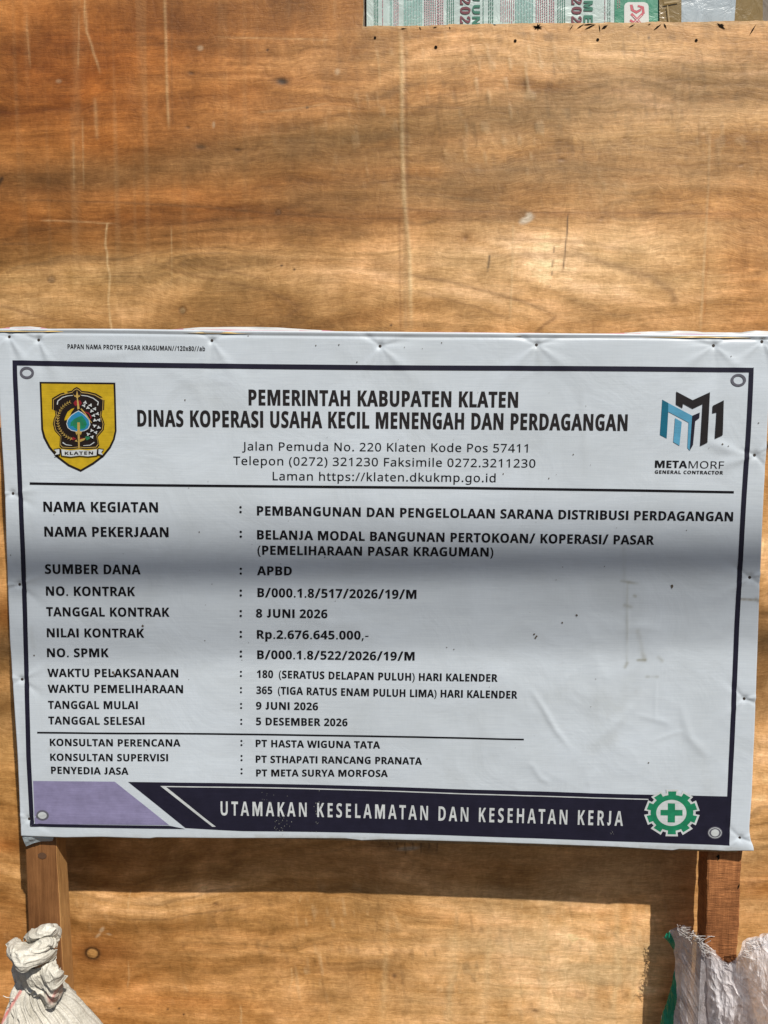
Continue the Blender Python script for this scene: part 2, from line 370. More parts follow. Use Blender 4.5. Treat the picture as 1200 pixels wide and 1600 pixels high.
for pts, w, a in (([(205, 1388), (202, 1405), (200, 1425)], 1.0, .7), ([(470, 1398), (469, 1410)], 1.2, .7), ([(200, 1500), (202, 1525), (198, 1545)], 1.2, .5),
                  ([(376, 1570), (377, 1605)], 1.6, .8), ([(288, 1540), (294, 1550)], 1.5, .6), ([(455, 1510), (458, 1530), (452, 1545)], 1.4, .5), ([(726, 1510), (760, 1550)], 1.2, .4),
                  ([(815, 1410), (816, 1420)], 1.2, .5), ([(960, 1480), (962, 1600)], 4, .35), ([(700, 1440), (705, 1600)], 5, .25)):
    stroke_w(pts, w, YEL, a, .0003, .0012)
def knot(px, py, rx, ry, core, al=.9, halo=1.0, ring=True):
    global H
    mixc(np.clip(blob(px, py, rx * 4.5, ry * 2.6) * .5 * halo, 0, 1), ORANGE)
    mixc(np.clip(blob(px, py, rx * 2.1, ry * 1.7) * .5 * al, 0, 1), DARK)
    if ring:
        cx, cz = at(px, py, WALL_Y); r = np.hypot((X - cx) / (rx * PX), (Z - cz) / (ry * PX))
        mixc(np.clip(np.exp(-((r - 1) / .34) ** 2) * al, 0, 1), (.05, .022, .008)); mixc(np.clip((1 - r) * 4, 0, 1) * .9, core)
        H = H - np.exp(-((r - 1) / .25) ** 2) * .0008
    else: mixc(np.clip(blob(px, py, rx, ry, 8, 1.5) * al, 0, 1), core); H = H - blob(px, py, rx, ry) * .001
mixc(blob(165, 1488, 62, 18) * .7, (.13, .05, .016)); mixc(blob(144, 1490, 21, 17) * .75, (.09, .035, .012)); knot(144, 1490, 11, 9.5, (.42, .225, .075), 1.0, 1.5)
knot(441, 127, 10, 5, (.03, .022, .017), .95, .9, False)
knot(299, 114, 5, 2.5, (.06, .03, .015), .7, .7, False); knot(294, 199, 4, 2, (.06, .03, .015), .6, .5, False)
knot(314, 229, 9, 4, (.08, .045, .02), .7, .4, False); knot(372, 234, 5, 2, (.08, .045, .02), .6, .2, False)
knot(435, 331, 4, 3.5, (.2, .1, .04), .6, .4); knot(80, 437, 6, 5, (.25, .15, .07), .35, .2); knot(285, 485, 5, 5, (.26, .17, .08), .45, .1)
knot(878, 249, 5, 2, (.12, .05, .02), .7, .5, False); knot(337, 1413, 4, 2.5, (.14, .07, .03), .6, .3, False); knot(940, 341, 4, 3, (.2, .1, .04), .5, .4, False)
knot(728, 371, 4, 4, (.2, .1, .04), .5, .5, False); knot(976, 216, 3, 1.5, (.2, .08, .03), .6, .3, False); knot(1158, 257, 4, 2, (.2, .1, .04), .5, .3, False)
knot(616, 1525, 4, 4, (.08, .04, .02), .6, .4, False); knot(836, 1580, 6, 3, (.1, .05, .02), .6, .3, False); knot(215, 140, 12, 20, (.25, .12, .04), .2, .2, False)
knot(1100, 205, 5, 4, (.35, .2, .1), .3, .1, False); knot(1171, 1385, 9, 14, (.33, .16, .06), .3, .4, False)
for px, py, rx, ry, an in ((823, 342, 11, 5.5, -25), (826, 334, 6, 4, 0), (159, 1453, 6, 3.5, -50), (153, 1462, 6, 2.5, -40), (170, 1460, 5, 1.5, 10), (334, 195, 2.5, 5, 0), (92, 127, 5, 3, 0), (313, 75, 5, 4, 0), (527, 112, 4, 5, 0)):
    mixc(np.clip(blob(px, py, rx, ry, an, 2.0) * .5, 0, 1), (.56, .44, .30))
for px, py in ((418, 78), (480, 168), (440, 415), (460, 421), (611, 508), (186, 1576), (287, 1585), (262, 1577), (1014, 59)):
    mixc(np.clip(blob(px, py, 1.8, 1.6) * 1.2, 0, 1), (.03, .015, .01))
mixc(np.clip(blob(640, 1324, 55, 12, 2) * 1.1 * nz(28, 40, 60, 3), 0, 1), (.03, .018, .010)); mixc(np.clip(blob(638, 1326, 20, 4, -6, 2) * .8, 0, 1), (.5, .45, .38))
for k_ in range(7): stroke_w([(606 + k_ * 13, 1312), (610 + k_ * 12, 1322 + (k_ * 7) % 15)], 1.2, (.03, .018, .01), .7)
for px_, a_ in ((850, .55), (925, .45), (962, .6), (990, .5), (705, .35), (600, .25), (760, .3), (880, .4)):
    cx_, _z = at(px_, 1520, WALL_Y); kk = np.exp(-((X - cx_ + (fbm(Z * 9, X * 0, int(px_)) - .5) * .02) / .006) ** 2) * blob(px_, 1520, 60, 110) * (.3 + .9 * fbm(X * 60, Z * 14, 66, 3)) * a_; mixc(np.clip(kk, 0, 1), (.66, .50, .28))
mixc(np.clip(blob(950, 250, 420, 300) * .30 + blob(940, 1500, 330, 190) * .8, 0, 1) * nz(33, 5, 22, 3), PALE)
fine = fbm(X * 26, Z * 300, 34, 3); C *= (1 + (fine - .5) * .34)[..., None]
C *= (1 - .42 * np.clip(blob(60, 100, 120, 60) * nz(41, 6, 14, 3) + blob(40, 290, 150, 20) * nz(42, 3, 20) + blob(400, 352, 260, 12, 2) * nz(43, 3, 24) + blob(860, 335, 360, 8, 0) * nz(44, 3, 24) * .7 + blob(500, 1350, 700, 50) * .5, 0, 1))[..., None] ** np.array([.7, 1, 1.2])  # last term paints deeper shade into the strip below the banner
big2 = fbm(X * 1.4 + 9, Z * 3.2, 35, 3); C *= (1 + (big2 - .5) * .22)[..., None]
mixc(np.clip(blob(823, 343, 12, 5.5, -25, 2) * .8 + blob(827, 335, 5, 3, 0, 2) * .6, 0, 1), (.62, .55, .45))
C = np.clip(C, .008, .85)
# cut away the opening, keep its edge slightly uneven
keep = ~((X[:-1, :-1] >= nx0 - 1e-6) & (Z[:-1, :-1] >= nz0 - 1e-6) & (Z[:-1, :-1] < 2.38) & (X[:-1, :-1] < 1.02)).ravel()
wob = (vn(X * 60, X * 0, 91) - .5) * .0016 + (vn(X * 300, X * 0, 92) - .5) * .0008 + np.clip((X - nx0) * .006, 0, .01) * 0.6 + np.where(X > nx0 + .14, .0012, 0)
e = np.exp(-np.abs(Z - nz0) / .004) * (X > nx0 - .002)
e2 = np.exp(-np.abs(X - nx0) / .004) * (Z > nz0 - .002)
Zd = Z + wob * e; Xd = X + (vn(Z * 70, Z * 0, 93) - .5) * .002 * e2
mixc(np.clip(np.exp(-np.abs(Z - nz0 + .001) / .0022) * (X > nx0 - .002) * .55, 0, 1), (.62, .46, .26))
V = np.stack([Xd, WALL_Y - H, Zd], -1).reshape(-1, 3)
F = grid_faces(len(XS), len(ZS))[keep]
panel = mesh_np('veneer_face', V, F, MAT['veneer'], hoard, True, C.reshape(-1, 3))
# the cut edges of the opening, and the sheet's outer rim, 9 mm deep
VV = V.reshape(len(ZS), len(XS), 3); iz = int(np.argmin(abs(ZS - nz0))); ix = int(np.argmin(abs(XS - nx0)))
jx = int(np.argmin(abs(XS - 1.02))); jz = int(np.argmin(abs(ZS - 2.38)))
def ribbon(loop, name, dy, m, parent, thick_dir=1):
    L = np.array(loop); n = len(L); B = L + np.array([0, dy, 0]); F = [(i, i + 1, n + i + 1, n + i) for i in range(n - 1)]
    return mesh_np(name, np.concatenate([L, B]), np.array(F), m, parent, False)
ribbon(list(VV[iz, ix:jx + 1]), 'cut_edge', .009, MAT['ply_edge'], hoard)
ribbon(list(VV[iz:jz + 1, ix]), 'cut_edge', .009, MAT['ply_edge'], hoard)
bm = bmesh.new(); box(bm, -1.25, 1.3, WALL_Y + .010, WALL_Y + .012, -.02, nz0 - .0015); box(bm, -1.25, nx0 - .002, WALL_Y + .010, WALL_Y + .012, nz0, 2.6)
bm_obj('panel_back', bm, MAT['board'], hoard)
# splinter cracks along the cut
def Hat(x, z): return float(H[np.clip(np.searchsorted(ZS, z), 0, len(ZS) - 1), np.clip(np.searchsorted(XS, x), 0, len(XS) - 1)])
def crack(a, b, w, Y=None):
    if Y is None:
        x_, z_ = at((a[0] + b[0]) / 2, (a[1] + b[1]) / 2, WALL_Y); Y = WALL_Y - Hat(float(x_), float(z_)) - .0007
    ax, az = at(*a, Y); bx, bz = at(*b, Y); d = Vector((bx - ax, 0, bz - az)); n = Vector((-d.z, 0, d.x)).normalized() * w * PX / 2
    A = Vector((ax, Y, az)); B = Vector((bx, Y, bz)); Mi = (A * .55 + B * .45)
    vs = [bm.verts.new(p) for p in (A, Mi + n, B, Mi - n)]; bm.faces.new(vs)
PCS = []
for a, b, w in (((890, 47), (896, 38), 1.5), ((901, 45), (913, 37), 2), ((913, 46), (932, 37), 2.5), ((910, 39), (930, 37), 2), ((936, 37), (938, 51), 1.6), ((940, 45), (950, 39), 4.5),
                ((982, 43), (993, 37), 1.5), ((1021, 47), (1034, 37), 2.5), ((1037, 36), (1042, 45), 2.4), ((1120, 36), (1134, 46), 4), ((1124, 38), (1132, 40), 3.5), ((1171, 55), (1182, 37), 2.4),
                ((832, 40), (848, 45), 3.5), ((835, 46), (845, 37), 3.5), ((840, 36), (841, 48), 3.5), ((833, 43), (849, 41), 2.5), ((655, 41), (658, 47), 1.5), ((702, 41), (704, 46), 1.5), ((676, 43), (684, 42), 1.6), ((625, 45), (636, 44), 1.6), ((1012, 38), (1018, 37), 1.5), ((770, 38), (776, 39), 1.2)):
    bm = bmesh.new(); crack(a, b, w * .95); bm_obj('splinter_crack', bm, MAT['hole'], hoard)
def disc(bm, x, y, z, r, n=10, sx=1.0):
    vs = [bm.verts.new((x + math.cos(t) * r * sx, y, z + math.sin(t) * r)) for t in [i * 2 * math.pi / n for i in range(n)]]; bm.faces.new(vs)
for px, py, r in ((586, 59, 1.8), (681, 74, 2.2), (805, 64, 2.0), (934, 62, 2.0), (1088, 63, 2.0)):
    bm = bmesh.new(); x, z = at(px, py, WALL_Y); YC = WALL_Y - Hat(float(x), float(z)) - .0006; disc(bm, x, YC, z, r * PX * 1.15); bm_obj('nail_hole', bm, MAT['hole'], hoard)
# stub of black wire poking past the banner's right edge

# ------------------------------------------------------------------ the sign board
sign = thing('project_sign_board', 'white vinyl government project notice on a wide board nailed to two timber posts', 'sign board', (0.0, .03, 0))
NAILS = [(14, 526), (60, 531), (331, 532), (594, 541), (838, 539), (1115, 540), (1190, 534), (1178, 711), (1171, 902), (1162, 1091), (1155, 1308), (20, 771), (31, 913), (35, 1061), (46, 1279)]
NW = [tuple(float(q) for q in at(a, b)) for a, b in NAILS]
CREASE = [([(826, 1072), (848, 1105), (868, 1140), (892, 1170)], 5, .0016), ([(826, 1188), (845, 1215), (860, 1222)], 5, .0010), ([(1062, 1098), (1076, 1150), (1106, 1184)], 7, .0014),
          ([(925, 1162), (962, 1130), (1010, 1078)], 8, .0012), ([(932, 1200), (915, 1225)], 5, .0006), ([(990, 1115), (1050, 1130)], 5, .0007), ([(870, 1080), (885, 1060), (900, 1045)], 5, .0006),
          ([(1012, 1160), (1050, 1145), (1070, 1142)], 4, .0006), ([(960, 985), (1000, 978), (1040, 985)], 7, .0007), ([(975, 895), (979, 960), (979, 1035)], 3, .0007), ([(1025, 1060), (1022, 1130)], 3, .0006),
          ([(420, 940), (520, 975), (600, 965)], 9, .0006), ([(240, 560), (300, 600), (330, 640)], 10, .0007), ([(640, 600), (655, 650)], 8, .0005), ([(905, 600), (915, 660), (912, 720)], 7, .0007),
          ([(1100, 690), (1135, 700), (1165, 708)], 9, .0022), ([(1105, 735), (1140, 720), (1165, 712)], 8, .0014), ([(130, 1180), (120, 1195), (135, 1205)], 5, .0005), ([(70, 1270), (140, 1272), (260, 1284)], 7, .0012), ([(60, 1240), (150, 1238), (180, 1225)], 6, .0009),
          ([(230, 540), (180, 555), (120, 560)], 8, .0008), ([(700, 1250), (820, 1270)], 8, .0006), ([(430, 1240), (440, 1290)], 7, .0008), ([(300, 1230), (330, 1285)], 7, .0006)]
CRW = [([tuple(float(q) for q in at(a, b)) for a, b in p], w * .001, h) for p, w, h in CREASE]
FOLDL = [tuple(float(q) for q in at(a, b)) for a, b in ((-20, 518), (50, 519), (200, 520.5), (400, 523.5), (650, 526.5), (850, 527.5), (1000, 527.5), (1220, 530))]
def hgt(x, z):
    x = np.asarray(x, float); z = np.asarray(z, float)
    h = .0028 + (fbm(x * 2.6, z * 4.5, 101, 3) - .5) * .007 + (fbm(x * 9, z * 14, 111, 3) - .5) * .0012
    lr = np.exp(-((x - .38) / .28) ** 2 - ((z - Z0 + .22) / .2) ** 2)
    h = h + lr * ((ridged(x * 7, z * 7 + x * 3, 121, 3) - .4) * .0021)
    for i, (a, b) in enumerate(NW):
        dx = x - a; dz = z - b; r = np.hypot(dx, dz); th = np.arctan2(dz, dx)
        dirs = ((.45, .0034, -1), (2.75, .0034, -1), (-.85, .0028, 1), (-2.25, .0028, 1), (-1.55, .0016, -1)) if i < 7 else ((.5, .003, 1), (2.6, .003, -1), (-.6, .003, -1), (-2.6, .0026, 1), (0.0, .0015, 1)) if i < 11 else ((.3, .0024, 1), (2.9, .0024, 1), (-.5, .0024, -1), (-2.5, .0016, -1))
        rr = .030 if i < 7 else .017
        for t0, A, sg in dirs:
            t0 = t0 + .25 * math.sin(i * 7.3 + t0 * 3); da = (th - t0 + math.pi) % (2 * math.pi) - math.pi
            h = h + sg * A * np.exp(-(da / .20) ** 2) * (r / rr) * np.exp(-r / rr) 
        h = h - .0026 * np.exp(-(r / .0055) ** 2)
    for p, w, A in CRW:
        d, fr = pdist(x, z, p); h = h + A * .8 * np.exp(-(d / w) ** 2) * np.sin(np.clip(fr, 0, 1) * math.pi) ** .7
    d, fr = pdist(x, z, FOLDL); h = h - .0016 * np.exp(-(d / .0022) ** 2)
    return h
def poly(pts, u):
    P = np.array([at(a, b) for a, b in pts]); s = np.concatenate([[0], np.cumsum(np.hypot(*np.diff(P, axis=0).T))]); s /= s[-1]
    return np.interp(u, s, P[:, 0]), np.interp(u, s, P[:, 1])
TOP = [(-3, 515.5), (200, 516.5), (400, 519), (600, 521), (900, 523.5), (1203, 526)]
BOT = [(35, 1304), (100, 1306), (160, 1305), (235, 1307), (245, 1305.5), (400, 1307), (540, 1308.5), (565, 1311.5), (600, 1310), (750, 1313), (960, 1320.5), (1050, 1326), (1060, 1324), (1130, 1326.5), (1168, 1327)]
LEF = [(-3, 515.5), (2, 640), (9, 760), (18, 1000), (30, 1180), (35, 1304)]
RIG = [(1203, 526), (1199, 600), (1194, 700), (1190, 770), (1181, 1000), (1172, 1240), (1168, 1290), (1168, 1327)]
RC = .0045; WRAP = .020
un = np.concatenate([-np.linspace(WRAP, .0005, 12) / 1.2, np.linspace(0, 1, 601), 1 + np.linspace(.0005, WRAP, 12) / 1.2])
vnn = np.concatenate([-np.linspace(WRAP, .0005, 12) / .82, np.linspace(0, 1, 411), 1 + np.linspace(.0005, WRAP, 12) / .82])
U, W_ = np.meshgrid(un, vnn); Uc = np.clip(U, 0, 1); Vc = np.clip(W_, 0, 1)     # v runs down
tx, tz = poly(TOP, Uc); bx, bz = poly(BOT, Uc); lx, lz = poly(LEF, Vc); rx, rz = poly(RIG, Vc)
def corner(i): return [float(q) for q in at(*i)]
c00, c10, c01, c11 = corner(TOP[0]), corner(TOP[-1]), corner(BOT[0]), corner(BOT[-1])
def coons(a, b, l, r, k): return (1 - Vc) * a + Vc * b + (1 - Uc) * l + Uc * r - ((1 - Uc) * (1 - Vc) * c00[k] + Uc * (1 - Vc) * c10[k] + (1 - Uc) * Vc * c01[k] + Uc * Vc * c11[k])
BX = coons(tx, bx, lx, rx, 0); BZ = coons(tz, bz, lz, rz, 1); HH = hgt(BX, BZ)
eu = (np.abs(U - Uc)) * 1.2; ev = (np.abs(W_ - Vc)) * .82
def curl(e):
    a = np.clip(e / RC, 0, math.pi / 2); o = RC * np.sin(a); bk = RC * (1 - np.cos(a)) + np.clip(e - RC * math.pi / 2, 0, 1); return o, bk
ou, bu = curl(eu); ov, bv = curl(ev)
BX2 = BX + np.sign(U - Uc) * ou * .6; BZ2 = BZ - np.sign(W_ - Vc) * ov * .6
# corner bulge of loose cloth low on the right, and lumps along the bottom hem
cb = np.exp(-((BX - c11[0]) / .016) ** 2 - ((BZ - c11[1]) / .016) ** 2); BX2 = BX2 + cb * .005; BZ2 = BZ2 + cb * .003
BY = -HH + np.maximum(bu, bv) - cb * .004
bdirt = np.zeros(BX.shape)
BC = np.ones(BX.shape + (3,)) * np.array([.478, .530, .585])
def bstain(pts, w, al, col=(.20, .19, .13), seed=1):
    global BC
    d, fr = pdist(BX, BZ, [tuple(float(q) for q in at(a, b)) for a, b in pts])
    k = np.exp(-(d / (w * .001)) ** 2) * al * np.clip(.2 + 1.4 * (fbm(BX * 90, BZ * 50, seed) - .25), 0, 1)
    BC = BC * (1 - np.clip(k, 0, 1)[..., None]) + np.array(col) * np.clip(k, 0, 1)[..., None]
bstain([(970, 907), (982, 909), (996, 911)], 2.2, .9); bstain([(974, 850), (974, 905)], 4, .22); bstain([(979, 910), (979, 1035)], 2, .35); bstain([(976, 945), (985, 948)], 3, .6)
bstain([(996, 985), (1003, 1020), (1007, 1030)], 4, .4); bstain([(996, 1031), (1008, 1031)], 2, .8); bstain([(1010, 1057), (1026, 1057)], 2.2, .7); bstain([(1028, 1026), (1034, 1032)], 3, .5)
bstain([(940, 1100), (965, 1110), (990, 1080)], 22, .16); bstain([(860, 1090), (880, 1080)], 14, .14); bstain([(980, 1036), (976, 1042)], 2.5, .6); bstain([(925, 1170), (960, 1150)], 12, .12)
bstain([(990, 930), (992, 931)], 2.2, .8); bstain([(820, 1170), (850, 1180)], 18, .08); bstain([(640, 595), (650, 720)], 8, .06); bstain([(905, 600), (915, 740)], 8, .07); bstain([(80, 1170), (95, 1178)], 5, .3)
bstain([(75, 1040), (82, 1080)], 4, .2); bstain([(838, 545), (842, 575)], 8, .2); bstain([(50, 980), (54, 1010)], 4, .15); bstain([(1150, 935), (1180, 937)], 2.0, .9, (.16, .12, .05)); bstain([(1180, 936), (1184, 938)], 3, .9, (.16, .12, .05))
bstain([(400, 1305), (700, 1312)], 3, .3); bstain([(1000, 1322), (1150, 1324)], 3, .35); bstain([(60, 1306), (500, 1309), (1160, 1326)], 5, .22, (.22, .19, .12)); bstain([(700, 1200), (720, 1225)], 16, .10); bstain([(560, 1150), (600, 1210)], 20, .07); bstain([(1085, 1180), (1110, 1235)], 14, .14)
bstain([(35, 1100), (45, 1290)], 5, .14); bstain([(300, 600), (330, 620)], 14, .08)
dd, fr = pdist(BX, BZ, FOLDL); BC *= (1 - .55 * np.exp(-(dd / .0013) ** 2))[..., None]
BC *= (1 + (fbm(BX * 3, BZ * 3, 131) - .5) * .10)[..., None]
V = np.stack([BX2, BY, BZ2], -1).reshape(-1, 3); F = grid_faces(len(un), len(vnn))[:, ::-1]
banner = mesh_np('banner', V, F, MAT['vinyl'], sign, True, BC.reshape(-1, 3))
banner['label'] = 'white printed vinyl sheet wrapped round the board'

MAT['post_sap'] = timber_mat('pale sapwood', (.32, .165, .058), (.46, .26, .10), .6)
# board, posts, nails
bm = bmesh.new(); box(bm, c01[0] + .006, c10[0] - .003, .0045, .0135, c01[1] + .004, c10[1] - .004, bev=.001); bm_obj('backing_board', bm, MAT['board'], sign)
def post(pl, pr, y0, y1, ztop, m, rough, seed):
    """squared timber from the ground to behind the board; pl and pr are measured points on its front edges"""
    (xa, za), (xb, zb) = [tuple(float(q) for q in at(a, b, y0)) for a, b in pl]
    (xc, zc), (xd, zd) = [tuple(float(q) for q in at(a, b, y0)) for a, b in pr]
    zs = np.linspace(-.02, ztop, 260); prof = []
    n = 24
    k = np.arange(n * 4); side = k // n; t = (k % n) / n
    ax = np.where(side == 0, t, np.where(side == 1, 1, np.where(side == 2, 1 - t, 0)))
    ay = np.where(side == 0, 0, np.where(side == 1, t, np.where(side == 2, 1, 1 - t)))
    V = []
    for z in zs:
        fl = xa + (xb - xa) * (z - za) / (zb - za); fr = xc + (xd - xc) * (z - zc) / (zd - zc)
        fl = min(max(fl, xa - .01), xa + .01); fr = min(max(fr, xc - .01), xc + .01)
        x = fl + (fr - fl) * ax; y = y0 + (y1 - y0) * ay
        nx = (vn(z * 90 + ay * 3, side * 7.0 + ay * 0, seed) - .5) * rough + (vn(z * 18, side * 3.0, seed + 2) - .5) * rough
        x = x + np.where((ax < .01) | (ax > .99), nx, 0); y = y + np.where((ay < .01), (vn(x * 80, x * 0 + z * 60, seed + 1) - .5) * rough * .8, 0)
        rr = .0016; cx = np.where(ax < .02, 1, np.where(ax > .98, -1, 0)); cy = np.where(ay < .02, 1, np.where(ay > .98, -1, 0))
        cc = (cx != 0) & (cy != 0); x = x + np.where(cc, cx * rr * .5, 0); y = y + np.where(cc, cy * rr * .5, 0)
        V.append(np.stack([x, y, np.full_like(x, z)], -1))
    V = np.concatenate(V); N = n * 4; i = np.arange(N); F = []
    for r in range(len(zs) - 1): F.append(np.stack([r * N + i, r * N + (i + 1) % N, (r + 1) * N + (i + 1) % N, (r + 1) * N + i], 1))
    F = np.concatenate(F); top = (len(zs) - 1) * N
    cap = np.array([[top + a, top + a + 1, top + 3 * n - a - 1, top + 3 * n - a] for a in range(n)])
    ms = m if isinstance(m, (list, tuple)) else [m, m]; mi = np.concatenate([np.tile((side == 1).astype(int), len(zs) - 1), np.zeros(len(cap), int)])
    return mesh_np('post', V, np.concatenate([F, cap]), ms, sign, False, None, mi)
PYF = .0142
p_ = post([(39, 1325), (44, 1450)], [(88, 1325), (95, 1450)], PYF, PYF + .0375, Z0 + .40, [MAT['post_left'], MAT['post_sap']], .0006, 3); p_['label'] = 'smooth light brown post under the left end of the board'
p_ = post([(1107, 1330), (1103, 1450)], [(1160, 1335), (1154.5, 1450)], PYF, PYF + .042, Z0 + .40, MAT['post_right'], .0022, 8); p_['label'] = 'rough red-brown sawn post under the right end of the board'
for x, z in NW:
    bm = bmesh.new(); y = -float(hgt(x, z))
    bmesh.ops.create_cone(bm, cap_ends=True, segments=10, radius1=.0026, radius2=.0022, depth=.0012, matrix=Matrix.Translation((x, y - .0004, z)) @ Matrix.Rotation(math.pi / 2, 4, 'X'))
    bm_obj('nail', bm, MAT['nail'], sign)
# a nail head seen in the right post, small knots on the posts
bm = bmesh.new(); x, z = at(66, 1337, PYF - .0008); disc(bm, float(x), PYF - .0010, float(z), .006, 9, 1.3); bm_obj('post_knot', bm, mat('post knot', (.085, .04, .018), .8), sign)
bm = bmesh.new()
for a, b, w in (((1122, 1334), (1123, 1345), 4), ((1125, 1336), (1118, 1340), 3), ((1156, 1380), (1153, 1390), 2)): bm = bmesh.new(); crack(a, b, w, PYF - .0016); bm_obj('post_split', bm, MAT['hole'], sign)

# folded coloured hem that shows above the board
hx = np.linspace(-12, 1214, 700)
tpy = np.interp(hx, [p[0] for p in TOP], [p[1] for p in TOP])
wave = np.interp(hx, [-12, 0, 20, 45, 62, 80, 100, 250, 275, 310, 340, 365, 400, 440, 500, 535, 560, 700, 900, 950, 1000, 1060, 1085, 1100, 1160, 1170, 1182, 1214],
                     [2.5, 3, 6.5, 7.5, 5, 1.5, 1.5, 1.8, 4, 8, 9, 10, 10.5, 9, 5, 2.5, 2.8, 3.5, 3, 3.2, 7, 10.5, 9.5, 7.5, 7.5, 10, 12, 10]) + (vn(hx * .06, hx * 0, 5) - .5) * .8
wave = np.where(wave > 4, 4 + (wave - 4) * .75, wave)
rows = 9; hv = []; hc = []
isw = np.clip((wave - 4.2) / 2.5, 0, 1)
for r in range(rows):
    t = r / (rows - 1); py = tpy + 3.2 - t * (wave + 3.2); x, z = at(hx, py, .004)
    hv.append(np.stack([x, -.001 + .009 * t + .003 * np.sin(t * 3.1) * np.sin(hx * .05) + 0 * hx, z], -1))
    up = tpy - py
    yel = np.array([.55, .38, .13]); pink = np.array([.46, .19, .21]); pur = np.array([.20, .13, .32]); wht = np.array([.46, .47, .47])
    q = np.clip((hx - 1040) / 120, 0, 1)[:, None] * .8 + (.25 * (vn(hx * .01, hx * 0, 9) > .5))[:, None]
    colr = np.where((up < .6)[:, None], yel, pink * (1 - q) + pur * q); colr = np.where(((up > 2.8) & (isw > .2))[:, None], wht, colr)
    hc.append(colr)
mesh_np('folded_hem', np.concatenate(hv), grid_faces(700, rows), (lambda m: (NT(m).base(NT(m).attr()), m)[1])(mat('hem cloth', rough=.5)), banner, True, np.concatenate(hc))

